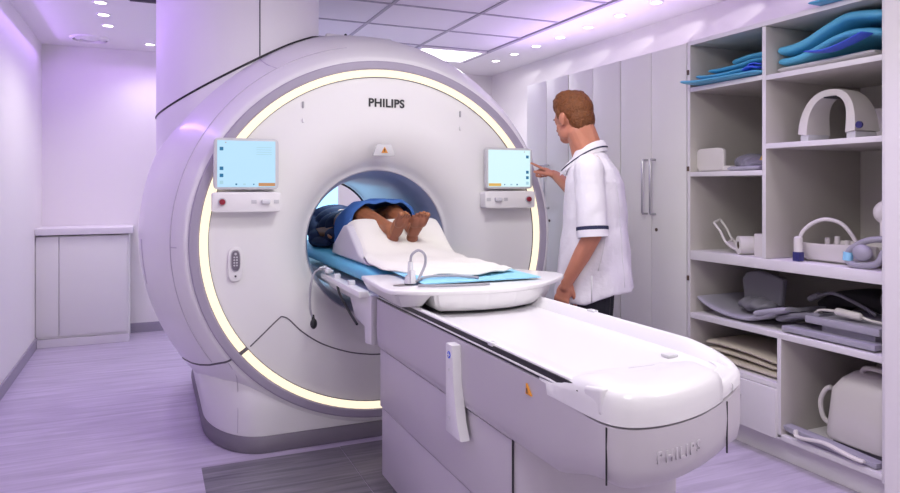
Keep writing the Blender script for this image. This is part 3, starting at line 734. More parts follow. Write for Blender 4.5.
def display(x0, x1, z0, z1, flip, lab, big):
    cx = (x0 + x1) / 2; w = x1 - x0; h = z1 - z0; Y = 3.395
    b = NB(); prism(b, sup(cx, (z0 + z1) / 2, w / 2, h / 2, 56, 14), Y, Y + .028, 'y', .004)
    prism(b, sup(cx, (z0 + z1) / 2, w * .36, h * .3, 30, 6), Y + .026, 3.452, 'y')
    d = obj('touch_display', b, W['bezel'], scan); d['label'] = lab
    m = .055 * w; sx0, sx1, sz0, sz1 = x0 + m, x1 - m, z0 + m * .7, z1 - m * .75
    b = NB(); box(b, sx0, sx1, Y - .002, Y + .001, sz0, sz1); s = obj('screen', b, W['screen' if big else 'screen2'], d, False)
    sw, sh = sx1 - sx0, sz1 - sz0; yy = Y - .0035; s_ = .055 * w
    def ic(u, v, m_='icon', a=s_, c=s_):
        ux = sx0 + u * sw if not flip else sx1 - u * sw; b = NB(); box(b, ux - a / 2, ux + a / 2, yy, yy + .002, sz0 + v * sh - c / 2, sz0 + v * sh + c / 2); obj('icon', b, W[m_], s, False)
    for v in (.82, .40, .25): ic(.07, v)
    ic(.07, .10, 'icon2'); ic(.14, .955, 'grey', .02 * w, .005)
    ic(.85, .055, 'orange' if big else 'amber', .26 * w, .016)
    ic(.32, .06, 'icon', .008, .008); ic(.46, .06, 'icon2', .012, .008); ic(.62, .06, 'icon', .006, .006)
    if big:
        b = NB(); box(b, sx0 + sw * .60, sx0 + sw * .95, yy + .0005, yy + .002, sz0 + sh * .55, sz0 + sh * .9); b.free()
        for q in range(4): ic(.80, .86 - q * .05, 'icon2', .24 * w, .003)
    # button bar
    a0, a1, c0, c1 = x0 - .008, x1 + .010, z0 - .108, z0 - .012
    b = NB(); prism(b, sup((a0 + a1) / 2, (c0 + c1) / 2, (a1 - a0) / 2, (c1 - c0) / 2, 56, 12), Y - .012, 3.4525, 'y', .007); bb = obj('button_bar', b, W['bezel'] if False else W['face'], scan)
    zc = (c0 + c1) / 2 + .002
    rx = a0 + .045 if not flip else a1 - .045
    b = NB(); cyl(b, (rx, Y - .016, zc), (rx, Y - .012, zc), .019, n=20); obj('button_rim', b, W['bezel'], bb)
    b = NB(); cyl(b, (rx, Y - .030, zc), (rx, Y - .014, zc), .0135, .0135, n=20); obj('stop_button', b, W['red'], bb)['label'] = 'dark red stop button'
    kx = a0 + (a1 - a0) * (.77 if not flip else .24)
    b = NB(); box(b, kx - .02, kx + .02, Y - .03, Y - .012, zc - .010, zc + .010, .004); obj('joystick', b, W['clear'], bb)
    for q in (-.055, .05):
        b = NB(); box(b, kx + q - .012, kx + q + .012, Y - .0145, Y - .012, zc - .009, zc + .009, .001); obj('button', b, W['bezel'], bb)
display(.272, .572, 1.288, 1.532, False, 'left touch screen with pale blue display on the scanner front', True)
display(1.690, 1.985, 1.290, 1.518, True, 'right touch screen being touched by the radiographer', False)

# patient bridge under the bore mouth
b = NB(); prism(b, [(3.56, .845), (2.77, .845), (2.77, .64), (2.86, .63), (2.87, .70), (3.02, .715), (3.10, .79), (3.5, .79)], .845, .875, 'x', .006); br = obj('bridge_side', b, W['table'], scan)
b = NB(); prism(b, [(3.56, .845), (2.77, .845), (2.77, .64), (3.10, .66), (3.5, .70)], 1.385, 1.41, 'x', .006); obj('bridge_side', b, W['table'], scan)
b = NB(); box(b, .874, 1.386, 2.79, 4.95, .78, .84, .004); obj('bridge_deck', b, W['table'], scan)
b = NB(); box(b, .80, .846, 2.80, 3.50, .835, .862, .006); obj('bridge_rail', b, W['gloss'], scan)
b = NB(); box(b, 1.409, 1.45, 2.80, 3.50, .835, .862, .006); obj('bridge_rail', b, W['gloss'], scan)
for y in (3.02, 3.28, 3.47):
    b = NB(); box(b, .815, .845, y - .012, y + .012, .861, .882, .004); obj('rail_clip', b, W['clear'], scan)
b = NB(); tube(b, [(.86, 3.40, .83), (.82, 3.20, .80), (.825, 3.05, .74), (.83, 2.93, .70)], .006, 8); obj('bridge_cable', b, W['dark'], scan)

# ------------------------------------------------------------------ patient table
TC = 1.125
tab = thing('patient_table', 'long white patient table with rounded end standing in front of the scanner', 'patient table', (TC, 2.0, 0))
LX, RX = .862, 1.410
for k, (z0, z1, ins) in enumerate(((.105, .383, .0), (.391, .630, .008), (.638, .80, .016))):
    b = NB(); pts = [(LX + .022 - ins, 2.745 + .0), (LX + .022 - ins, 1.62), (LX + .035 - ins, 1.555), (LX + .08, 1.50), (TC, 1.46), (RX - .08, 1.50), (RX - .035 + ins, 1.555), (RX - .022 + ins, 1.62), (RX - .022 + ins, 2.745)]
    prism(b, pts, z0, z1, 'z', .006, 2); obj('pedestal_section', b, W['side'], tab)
b = NB(); pts = [(LX + .06, 2.71), (LX + .06, 1.62), (LX + .12, 1.54), (TC, 1.50), (RX - .12, 1.54), (RX - .06, 1.62), (RX - .06, 2.71)]
prism(b, pts, .001, .106, 'z'); obj('pedestal_skirt', b, W['skirt'], tab)
b = NB(); tube(b, [(LX + .022, 1.60, .11), (LX + .022, 1.60, .383)], .003, 6, 0); tube(b, [(LX + .014, 1.60, .391), (LX + .014, 1.60, .66)], .003, 6, 0); obj('pedestal_seam', b, W['dark'], tab)
b = NB(); prism(b, [(LX + .030, 2.74), (LX + .030, 1.62), (LX + .09, 1.52), (TC, 1.48), (RX - .09, 1.52), (RX - .030, 1.62), (RX - .030, 2.74)], .38, .64, 'z'); obj('pedestal_core', b, W['seam'], tab)
# plan of the upper table, rounded near end
def tplan(ins=0, y1=2.745, ext=0):
    out = [(RX - ins, y1), (RX - ins, 1.9), (RX - ins, 1.66)]
    base = smooth_path([Vector((x, y, 0)) for x, y in ((RX, 1.60), (RX - .003, 1.49), (RX - .012, 1.39), (1.365, 1.305), (1.30, 1.255), (1.21, 1.205), (1.10, 1.155), (1.00, 1.131), (.93, 1.133), (.887, 1.153), (.866, 1.195), (LX, 1.27), (LX, 1.40))], 4)
    for i_, p in enumerate(base):
        t = (base[min(i_ + 1, len(base) - 1)] - base[max(i_ - 1, 0)]).normalized()
        q = p + Vector((t.y, -t.x, 0)) * -ins * (-1)
        out.append((max(q.x, LX + ins), q.y))
    out += [(LX + ins, 1.62), (LX + ins, 1.9), (LX + ins, y1)]
    return out
# bumper / side cover (one band round the table, dark groove above)
b = NB()
def uring(ins, z, z_far=None):
    P_ = tplan(ins); out = []
    for (x, y) in P_:
        f = min(1, max(0, (y - 1.22) / .21)); f = f * f * (3 - 2 * f)
        out.append((x, y, z + ((z_far - z) * f if z_far is not None else 0)))
    return out
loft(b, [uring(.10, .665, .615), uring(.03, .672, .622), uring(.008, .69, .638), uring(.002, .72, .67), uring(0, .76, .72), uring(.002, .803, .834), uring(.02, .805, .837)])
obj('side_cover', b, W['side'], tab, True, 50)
b = NB(); loft(b, [uring(.012, .80, .830), uring(.012, .812, .846)], cap=False); obj('deck_gap', b, W['dark'], tab)
for (x, y, wy) in ((.866, 1.185, 1), (1.235, 1.2, 0)):
    q = min(smooth_path([(u, v, 0) for u, v in tplan(.001) if v < 1.5], 8), key=lambda p: abs(p[0] - x) + wy * abs(p[1] - y) + (9 if p[1] > 1.4 else 0)); b = NB(); tube(b, [(q[0], q[1], z) for z in (.68, .80)], .0022, 6, 0); obj('bumper_seam', b, W['dark'], tab)
# white deck shell, low in the middle
b = NB(); loft(b, [uring(.005, .808, .842), uring(.003, .822, .845), uring(.008, .840, .848), uring(.02, .846, .849), uring(.05, .842, .843), uring(.10, .838, .838), uring(.14, .836, .836)], cap=False); box(b, LX + .06, RX - .06, 1.40, 2.745, .80, .8372)
obj('deck', b, W['table'], tab, True, 60)
# thick rounded end of the deck
P0 = [p for p in tplan(.001) if p[1] < 1.45 and p[0] < 1.232]
P0 = [(1.235, 1.45), (1.235, 1.30)] + P0 + [(LX + .004, 1.45)]
cpx, cpy = 1.06, 1.36
def zend(y, top_): f = min(1, max(0, (1.42 - y) / .13)); f = f * f * (3 - 2 * f); return .838 + (top_ - .838) * f
def insp(d):
    out = []
    for (x, y) in P0:
        v = Vector((cpx - x, cpy - y, 0)); v = v.normalized() * d if v.length > d else v; out.append((x + v.x, y + v.y))
    return out
b = NB(); R = []
for d, z in ((0, .808), (0, .84), (.003, .858), (.010, .870), (.022, .877), (.04, .880), (.07, .880), (.10, .878), (.14, .872), (.19, .868)):
    R.append([(x, y, .808 if z == .808 else max(.836, zend(y, z))) for x, y in insp(d)])
loft(b, R); obj('end_pad', b, W['table'], tab, True, 60)
# raised rim along the right side and round the far corner
rp = [(RX - .022, 2.745), (RX - .022, 2.3), (RX - .022, 1.9), (RX - .022, 1.70)] + [p for p in tplan(.022) if p[1] < 1.62 and p[0] > 1.258]
rp = smooth_path([Vector((x, y, 0)) for x, y in rp], 4)
b = NB(); R = []
for i_, p in enumerate(rp):
    t = (rp[min(i_ + 1, len(rp) - 1)] - rp[max(i_ - 1, 0)]).normalized(); nx = Vector((t.y, -t.x, 0)); nx = nx if nx.dot(p - Vector((1.1, 1.8, 0))) > 0 or p.y > 1.8 and nx.x > 0 else -nx
    if nx.dot(p - Vector((1.1, min(p.y, 2.6) + .15, 0))) < 0: nx = -nx
    zt = .876 if p.y > 1.52 else .876 - .036 * min(1, (1.52 - p.y) / .26) ** 1.3
    w = .021
    R.append([p + nx * a + Vector((0, 0, z)) for a, z in ((w, .812), (w, zt - .014), (w * .6, zt - .003), (0, zt), (-w * .5, zt - .003), (-w * .9, zt - .014), (-w * 1.6, .846), (-w * 1.9, .836))])
loft(b, R); obj('side_rim', b, W['table'], tab, True, 60)
# left lip with the dark slot under it
b = NB(); prism(b, [(2.745, .836), (1.19, .836), (1.19, .866), (2.745, .866)], LX + .010, LX + .034, 'x', .005, 3); obj('inner_rim', b, W['table'], tab, True, 50)
b = NB(); box(b, LX + .0065, LX + .0108, 1.30, 2.74, .836, .861); obj('rail_slot', b, W['dark'], tab, False)
b = NB(); prism(b, [(1.195, .818), (1.262, .826), (1.262, .868), (1.195, .878)], LX + .003, LX + .034, 'x', .008, 3); obj('rail_end', b, W['table'], tab)
b = NB(); cyl(b, (LX + .0025, 1.285, .848), (LX + .008, 1.285, .848), .004, n=12); obj('rail_screw', b, W['dark'], tab)
b = NB(); box(b, LX + .004, LX + .022, 1.70, 1.73, .858, .869, .003); obj('rail_stop', b, W['clear'], tab)
b = NB(); box(b, RX - .032, RX - .012, 1.95, 1.99, .873, .881, .003); obj('rim_clip', b, W['clear'], tab)
# vertical guide strip and marks
b = NB(); prism(b, [(1.905, .822), (1.955, .822), (1.955, .550), (1.842, .550), (1.868, .60), (1.893, .70)], LX - .028, LX + .005, 'x', .006); gs = obj('guide_strip', b, W['table'], tab)
b = NB(); cyl(b, (LX - .0295, 1.925, .79), (LX - .027, 1.925, .79), .011, n=18); o = obj('round_mark', b, W['bluev'], gs); 
b = NB(); box(b, LX - .0305, LX - .029, 1.9235, 1.9265, .783, .797); box(b, LX - .0305, LX - .029, 1.918, 1.932, .7885, .7915); obj('mark_cross', b, W['face'], gs, False)
for z in (.745, .60): 
    b = NB(); cyl(b, (LX - .0295, 1.925, z), (LX - .027, 1.925, z), .005, n=12); obj('strip_screw', b, W['bezel'], gs)
b = NB(); prism(b, [(1.503, .785), (1.476, .785), (1.501, .811)], LX - .0035, LX + .001, 'x'); wt = obj('warning_triangle', b, W['warn'], tab, False)
b = NB(); prism(b, [(1.496, .788), (1.492, .788), (1.495, .800), (1.498, .800)], LX - .0045, LX - .003, 'x'); obj('warning_mark', b, W['black'], wt, False)
# two small marks on the deck
b = NB(); box(b, RX - .13, RX - .095, 1.47, 1.50, .8375, .846, .003); obj('deck_mark', b, W['bezel'], tab)
b = NB(); box(b, 1.12, 1.225, 1.432, 1.434, .8375, .8385); obj('deck_line', b, W['seaml'], tab, False)
# embossed lettering on the bumper
TP = tplan(0); b = NB()
def ty(x):
    best = None
    for p, q in zip(TP, TP[1:]):
        if min(p[0], q[0]) <= x <= max(p[0], q[0]) and max(p[1], q[1]) < 1.35 and p[0] != q[0]:
            f = (x - p[0]) / (q[0] - p[0]); best = p[1] + (q[1] - p[1]) * f, math.atan2(q[1] - p[1], q[0] - p[0])
    return best
wd = {'P': .024, 'H': .028, 'I': .0125, 'L': .021, 'S': .023}; x = .95
for ch in 'PHILIPS':
    x += wd[ch] / 2; y, a = ty(x); y2, _ = ty(x + .01); a = math.atan2(y2 - y, .01)
    merge(b, text_bm(ch, .034, .0016, Matrix.Translation((x, y - .0004, .742)) @ Matrix.Rotation(a, 4, 'Z') @ Rf, .0008)); x += wd[ch] / 2
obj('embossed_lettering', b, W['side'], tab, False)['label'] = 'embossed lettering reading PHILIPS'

# ------------------------------------------------------------------ tray board on the table
tray = thing('positioning_board', 'white boat shaped board with a wing, resting across the patient table', 'board', (1.2, 2.5, .84))
top = [(.80, 2.76), (.775, 2.40), (.785, 2.33), (.84, 2.285), (.90, 2.265), (1.0, 2.235), (1.12, 2.215), (1.24, 2.225), (1.36, 2.265), (1.47, 2.345), (1.56, 2.425), (1.60, 2.475), (1.605, 2.55), (1.50, 2.72), (1.42, 2.785)]
b = NB(); prism(b, top, .915, .934, 'z', .007, 3); obj('top_plate', b, W['gloss'], tray, True, 45)
bt = [(.96, 2.75), (.925, 2.36), (.925, 2.262), (1.02, 2.234), (1.12, 2.219), (1.24, 2.229), (1.36, 2.27), (1.47, 2.36), (1.50, 2.45), (1.44, 2.75)]
cxy = (1.18, 2.55)
b = NB(); loft(b, [[(cxy[0] + (x - cxy[0]) * s, cxy[1] + (y - cxy[1]) * s, z) for x, y in bt] for s, z in ((.80, .847), (.87, .852), (.93, .866), (.975, .892), (1.0, .922))])
bmesh.ops.bevel(b, geom=[e for e in b.edges if abs(e.verts[0].co.z - e.verts[1].co.z) > .005], offset=.012, segments=3, affect='EDGES')
obj('bowl', b, W['gloss'], tray, True, 50)
b = NB(); prism(b, [(x * 1, y) for x, y in [(cxy[0] + (x - cxy[0]) * .80, cxy[1] + (y - cxy[1]) * .80) for x, y in bt]], .8395, .850, 'z'); obj('bowl_gasket', b, W['dark'], tray)
b = NB(); loft(b, [[(.80, 2.75, .918), (.785, 2.36, .918), (.80, 2.315, .918), (.93, 2.285, .918), (.94, 2.75, .918)], [(.83, 2.75, .872), (.82, 2.44, .872), (.83, 2.36, .864), (.90, 2.33, .864), (.92, 2.75, .872)]])
bmesh.ops.recalc_face_normals(b, faces=b.faces); bmesh.ops.bevel(b, geom=b.edges[:], offset=.006, segments=2, affect='EDGES')
obj('side_arm', b, W['gloss'], tray, True, 50)
b = NB(); prism(b, [(p[0], p[1]) for p in sup(.875, 2.42, .052, .028, 28, 2)], .9335, .936, 'z'); sk = obj('socket', b, W['steel'], tray)
b = NB(); cyl(b, (.885, 2.42, .9365), (.885, 2.42, .939), .016, n=16); obj('socket_hole', b, W['dark'], sk)

# mattress and papers
b = NB(); slab(b, [(1.12, 2.806, .905), (1.12, 3.1, .905), (1.12, 3.6, .905), (1.12, 4.93, .905)], (1, 0, 0), .51, .075, sm=3, e=8); o = single('mattress', b, W['blue'], 'long bright blue mattress running from the board into the bore', 'mattress')
b = NB(); slab(b, [(1.17, 2.36, .944), (1.17, 2.5, .945), (1.17, 2.65, .948), (1.17, 2.78, .952), (1.17, 2.9, .954)], (1, 0, 0), .5, .009, sm=5, e=9)
single('paper_sheet', b, W['bluel'], 'pale blue paper sheet lying on the white board under the white sheet', 'paper sheet')
# wedge
b = NB(); prism(b, [(2.98, .945), (3.66, .945), (3.62, 1.00), (3.42, 1.105), (3.37, 1.112), (3.32, 1.092), (3.14, .985)], .895, 1.37, 'x', .014, 3)
single('knee_wedge', b, W['foam'], 'grey foam wedge under the knees of the patient', 'foam wedge')
# white sheet
prof = [(3.50, 1.085), (3.43, 1.120), (3.37, 1.127), (3.31, 1.103), (3.22, 1.040), (3.12, .992), (3.03, .975), (2.95, .968), (2.86, .966), (2.76, .968), (2.66, .964), (2.56, .960), (2.47, .958)]
P_ = smooth_path([Vector((0, y, z)) for y, z in prof], 4)
b = NB(); NU = 26; rows = []
for i, p in enumerate(P_):
    t_ = i / (len(P_) - 1); r = []
    xl = .905 + .015 * math.sin(t_ * 7) + (.0 if t_ < .75 else (t_ - .75) * .35); xr = 1.405 - .03 * t_
    for k in range(NU + 1):
        u = k / NU; x = xl + (xr - xl) * u
        z = p.z + .0035 * math.sin(x * 34 + p.y * 9) + .003 * math.sin(p.y * 31 + x * 15)
        z += -.030 * max(0, (.06 - u) / .06) ** 1.5 * (1 if t_ < .45 else .3) - .05 * max(0, (u - .95) / .05) ** 1.5 * (1 if t_ < .5 else .2)
        y = p.y + (.05 * (u - .55) ** 2 * 3 - .02 + .02 * math.sin(u * 9)) * max(0, (t_ - .7) / .3)
        if t_ > .9: z += .012 * max(0, u - .85) / .15
        r.append(Vector((x, y, z)))
    rows.append(r)
top_ = [[b.verts.new(v + Vector((0, 0, .005))) for v in r] for r in rows]; bot = [[b.verts.new(v) for v in r] for r in rows]
for A, flip in ((top_, False), (bot, True)):
    for i in range(len(A) - 1):
        for j in range(NU): f = (A[i][j], A[i][j + 1], A[i + 1][j + 1], A[i + 1][j]); b.faces.new(f if not flip else f[::-1])
for j in range(NU):
    b.faces.new((top_[0][j], bot[0][j], bot[0][j + 1], top_[0][j + 1])); b.faces.new((top_[-1][j], top_[-1][j + 1], bot[-1][j + 1], bot[-1][j]))
for i in range(len(rows) - 1):
    b.faces.new((top_[i][0], top_[i + 1][0], bot[i + 1][0], bot[i][0])); b.faces.new((top_[i][NU], bot[i][NU], bot[i + 1][NU], top_[i + 1][NU]))
single('bed_sheet', b, W['sheet'], 'white sheet draped over the knee wedge and down onto the board', 'sheet')

# clip and cables on the board
t = thing('cable_connector', 'small clear upright connector with grey cables standing on the board socket', 'connector', (.89, 2.43, .94))
b = NB(); cyl(b, (.895, 2.43, .9395), (.895, 2.43, .968), .024, .019, n=16); cyl(b, (.895, 2.43, .967), (.895, 2.43, 1.02), .012, .009, n=14); box(b, .885, .905, 2.40, 2.415, .941, .99, .004); obj('plug_body', b, W['clear'], t)
b = NB(); tube(b, [(.895, 2.43, 1.015), (.90, 2.43, 1.045), (.925, 2.425, 1.062), (.948, 2.42, 1.045), (.95, 2.42, 1.01), (.93, 2.41, .975), (.915, 2.40, .955)], .005, 8); obj('cable_loop', b, W['tube'], t)
b = NB(); tube(b, [(.91, 2.41, .947), (.96, 2.44, .9575), (1.03, 2.45, .9575), (1.10, 2.42, .9565), (1.15, 2.37, .954)], .005, 8); tube(b, [(.90, 2.36, .940), (.95, 2.33, .940), (1.02, 2.31, .940), (1.10, 2.30, .940), (1.16, 2.30, .940)], .0045, 8); obj('cable', b, W['tube'], t)

# squeeze bulb hanging by its cable from the bridge
t = thing('squeeze_bulb', 'dark call bulb hanging on a grey cable at the left of the bore', 'call bulb', (.77, 3.32, .60))
def IP(x, y, X=None): pass
b = NB(); tube(b, [(.835, 3.42, .882), (.80, 3.42, .893), (.75, 3.41, .875), (.725, 3.39, .80), (.722, 3.38, .70), (.735, 3.38, .655)], .0055, 8); obj('cable', b, W['tube'], t)
b = NB(); ell(b, (.738, 3.378, .628), (.017, .017, .026)); cyl(b, (.736, 3.379, .648), (.735, 3.38, .672), .009, .006, n=12); obj('bulb', b, W['black'], t)
b = NB()
for k in range(7): caps(b, (.80 + .008 * (k % 3), 3.36 + .022 * k, .884 + .008 * (k % 2)), .011, (.83, 3.375 + .02 * k, .882), .008)
o = single('connector_cluster', fuse(b, .003, 2), W['clear'], 'cluster of clear connectors on the bridge rail at the bore mouth', 'connectors')

# ------------------------------------------------------------------ bodies
def foot(bm, sx, M, curl=.0):
    # local: heel at origin, y to the toes, z up (dorsum), sx=+1 big toe towards +x
    def T(p): return M @ Vector(p)
    def E(c, r): ell(bm, T(c), r, M.to_3x3().normalized(), 3)
    E((0, .012, .030), (.029, .034, .033)); E((0, .03, .055), (.026, .035, .04))
    E((-.004 * sx, .075, .032), (.030, .055, .026)); E((.004 * sx, .105, .040), (.030, .06, .026))
    E((.014 * sx, .150, .024), (.028, .036, .023)); E((-.017 * sx, .140, .022), (.025, .038, .020)); E((0, .148, .030), (.036, .03, .019))
    toes = [(.033, .184, .0128, .036), (.0085, .196, .0082, .034), (-.0105, .190, .0076, .031), (-.0275, .178, .0072, .028), (-.0430, .162, .0068, .025)]
    for (x, y, r, L_) in toes:
        a = T((x * sx, y - .022, .024)); c = T((x * sx, y + L_ * .5, .026 + curl)); caps(bm, a, r, c, r * 1.02, 10, 4)
        ell(bm, T((x * sx, y + L_ * .6, .025 + curl)), (r * 1.12,) * 3, None, 2)
def hand(bm, M, sx=1, curl=(.3, .35, .4, .45), point=False, scale=1.0, spread=1.0, thumb=(.05, .045, .03)):
    # local: wrist at origin, y along fingers, z out of the back of the hand, sx=+1: thumb on +x side
    def T(p): return M @ (Vector(p) * scale)
    R3 = M.to_3x3().normalized()
    ell(bm, T((0, .045, 0)), (.036 * scale, .050 * scale, .0145 * scale), R3, 3)
    ell(bm, T((0, .075, .001)), (.038 * scale, .022 * scale, .013 * scale), R3, 3)
    ell(bm, T((.024 * sx, .028, -.006)), (.017 * scale, .030 * scale, .015 * scale), R3, 3)
    caps(bm, T((0, -.02, 0)), .023 * scale, T((0, .02, 0)), .025 * scale)
    F = [(.030, .088, .040, .024, .021), (.010, .093, .045, .027, .022), (-.010, .089, .041, .026, .021), (-.029, .078, .032, .020, .018)]
    for i, (x, y, l1, l2, l3) in enumerate(F):
        c = curl[i]; p = Vector((x * sx, y, 0)); a = c * .7; d = Vector((x * .9 * spread * sx, 1, 0)).normalized()
        rr = (.0092, .0094, .009, .0078)[i]
        for L_, k in ((l1, 1.0), (l2, 1.25), (l3, .9)):
            dd = Vector((d.x * math.cos(a), d.y * math.cos(a), -math.sin(a))); q = p + dd * L_
            caps(bm, T(p), rr * scale, T(q), rr * .92 * scale, 10, 4); p = q; rr *= .92; a += c * k
    # thumb leaves the side of the palm near its base
    p = Vector((.026 * sx, .022, -.006)); q = p + Vector((.024 * sx, .030, -.012)); r = q + Vector((.010 * sx, .030, -.010)); s = r + Vector((.001 * sx, .024, -.006))
    caps(bm, T(p), .0145 * scale, T(q), .0115 * scale, 12, 4); caps(bm, T(q), .0112 * scale, T(r), .0102 * scale, 12, 4); caps(bm, T(r), .010 * scale, T(s), .0085 * scale, 12, 4)
def basis(o, ydir, zdir):
    y = Vector(ydir).normalized(); z = Vector(zdir); z = (z - y * z.dot(y)).normalized(); x = y.cross(z)
    return Matrix.Translation(Vector(o)) @ Matrix((x, y, z)).transposed().to_4x4()

# ---- patient
pat = thing('person', 'patient lying in the bore, bare brown feet towards the camera, blue cover over the legs', 'person', (1.13, 4.0, .945))
b = NB()
feet = [((1.098, 3.215, 1.034), 1, (.17, -.62, .74), (-.15, .6, .4)), ((1.188, 3.205, 1.034), -1, (.06, -.62, .74), (.15, .6, .35))]
ank = []
for (o_, sx, yd, zd) in feet:
    # image-left foot belongs to the body's right side; big toes meet in the middle
    M = basis(Vector(o_) - Vector((0, 0, .012)), yd, zd) @ Matrix.Scale(.86, 4)
    foot(b, sx, M); ank.append(M @ Vector((0, .035, .085)))
hips = [(1.06, 4.12, 1.06), (1.20, 4.12, 1.06)]; knees = [(1.055, 3.62, 1.150), (1.235, 3.62, 1.150)]
for a, k_, h in zip(ank, knees, hips):
    K = Vector(k_); H_ = Vector(h); A = Vector(a)
    A2 = A + (K - A) * .05
    caps(b, A, .033, A.lerp(K, .35) + Vector((0, 0, -.004)), .040); caps(b, A.lerp(K, .35) + Vector((0, 0, -.004)), .042, A.lerp(K, .72) + Vector((0, 0, -.012)), .056)
    caps(b, A.lerp(K, .72) + Vector((0, 0, -.012)), .055, K, .052); caps(b, K, .055, H_, .078)
    ell(b, A.lerp(K, .6) + Vector((0, 0, -.014)), (.048, .08, .05))
ell(b, (1.13, 4.18, 1.06), (.17, .14, .095)); ell(b, (1.13, 4.35, 1.07), (.155, .17, .10)); ell(b, (1.13, 4.53, 1.075), (.175, .13, .105))
caps(b, (1.13, 4.64, 1.06), .05, (1.13, 4.72, 1.055), .05)
ell(b, (1.13, 4.80, 1.065), (.074, .10, .088)); ell(b, (1.13, 4.765, 1.135), (.012, .018, .022)); ell(b, (1.06, 4.80, 1.05), (.012, .016, .022)); ell(b, (1.20, 4.80, 1.05), (.012, .016, .022)); ell(b, (1.13, 4.725, 1.10), (.035, .03, .03))
# arms along the body; the right forearm lies on the mattress edge
for s, X_ in ((-1, .955), (1, 1.305)):
    sh = (1.13 + s * .17, 4.50, 1.06); el = (X_, 4.24, 1.00 if s > 0 else 1.01); wr = (X_ + (.0 if s > 0 else .03), 3.98, 1.0 if s > 0 else 1.04)
    caps(b, sh, .05, el, .042); caps(b, el, .041, wr, .027)
    hand(b, basis(wr, (.15 if s < 0 else -.1, -1, .05), (0, 0, 1)), sx=-s, curl=(.35, .4, .42, .45), scale=.95)
me = fuse(b, .0031, 1)
o = obj('body', me, [W['skinp'], W['skinp2']], pat, True, 180)
FM = [(basis(Vector(q[0]) - Vector((0, 0, .012)), q[2], q[3]) @ Matrix.Scale(.86, 4)).inverted() for q in feet]
for p in o.data.polygons:      # soles and heels have their own deeper skin colour
    c = p.center + parent_off(pat)
    for k, F_ in enumerate(FM):
        q = F_ @ c; n_ = F_.to_3x3() @ p.normal
        if -.03 < q.y < .21 and abs(q.x) < .06 and -.01 < q.z < .026 and n_.normalized().z < -.15: p.material_index = 1
# gown / cover over knees and thighs
b = NB(); R = []
for (y, cx_, w, h, z0) in ((3.545, 1.155, .178, .125, 1.150), (3.56, 1.155, .190, .142, 1.142), (3.64, 1.15, .195, .15, 1.132), (3.74, 1.15, .19, .15, 1.11), (3.84, 1.14, .18, .14, 1.09)):
    r = []
    for k in range(33):
        a = PI * k / 32; x = cx_ + w * math.copysign(abs(math.cos(a)) ** .7, math.cos(a)); z = z0 - .05 + (h + .0) * abs(math.sin(a)) ** .62
        z += .006 * math.sin(x * 60 + y * 20) * math.sin(a); y_ = y - .05 * (math.sin(a) ** 2) * (1 if y < 3.62 else 0) + .02
        r.append(Vector((x, y_, z - (.07 if k in (0, 32) else 0))))
    R.append(r)
va = [[b.verts.new(p) for p in r] for r in R]; vb = [[b.verts.new(p + Vector(((1.14 - p.x) * .04, 0, -.008))) for p in r] for r in R]
for A, fl in ((va, 0), (vb, 1)):
    for i in range(len(A) - 1):
        for j in range(32): b.faces.new((A[i][j], A[i][j + 1], A[i + 1][j + 1], A[i + 1][j]))
for i in (0, -1):
    for j in range(32): b.faces.new((va[i][j], vb[i][j], vb[i][j + 1], va[i][j + 1]))
for i in range(len(R) - 1):
    for j in (0, 32): b.faces.new((va[i][j], va[i + 1][j], vb[i + 1][j], vb[i][j]))
obj('blue_cover', b, W['gown'], pat, True, 70)['label'] = 'blue cover over the knees and thighs'
# navy top
b = NB(); ell(b, (1.13, 4.20, 1.055), (.185, .15, .105)); ell(b, (1.13, 4.06, 1.07), (.175, .14, .10)); ell(b, (1.13, 4.37, 1.065), (.17, .18, .112)); ell(b, (1.13, 4.53, 1.07), (.185, .13, .115))
caps(b, (.965, 4.50, 1.06), .060, (.950, 4.25, 1.01), .054); caps(b, (1.295, 4.50, 1.06), .06, (1.305, 4.27, 1.0), .054)
caps(b, (.948, 4.25, 1.0), .053, (.925, 4.16, .985), .05); ell(b, (.94, 4.08, .975), (.055, .16, .03)); ell(b, (1.02, 3.95, 1.02), (.09, .14, .05))
obj('navy_top', fuse(b, .007, 3), W['navy'], pat, True, 180)['label'] = 'dark navy clothing of the upper body'
b = NB(); ell(b, (1.13, 4.85, 1.065), (.08, .085, .095)); obj('hair', b, W['hairs'], pat)

# ---- radiographer
mx, my = 1.940, 2.765
fd = Vector((-.74, .67, 0)).normalized()          # way he faces
ang = math.atan2(fd.y, fd.x) - PI / 2
RM = Matrix.Translation((mx, my, 0)) @ Matrix.Rotation(ang, 4, 'Z')
RI = RM.inverted()
man = thing('person', 'radiographer in white tunic with navy piping touching the right screen', 'person', (mx, my, 0))
def mobj(nm, bm_, m, par=None, a=180):
    bmesh.ops.transform(bm_, matrix=RM, verts=bm_.verts)
    return obj(nm, bm_, W[m], par or man, True, a)
HZ = 1.625          # eye height
hrot = Matrix.Rotation(rad(-36), 4, 'Z') @ Matrix.Rotation(rad(-9), 4, 'X')
HM = Matrix.Translation((0, .072, 1.495)) @ hrot @ Matrix.Translation((0, -.045, -1.50))
def hE(bm_, c, r, sub=3): ell(bm_, HM @ Vector(c), r, HM.to_3x3(), sub)
b = NB()
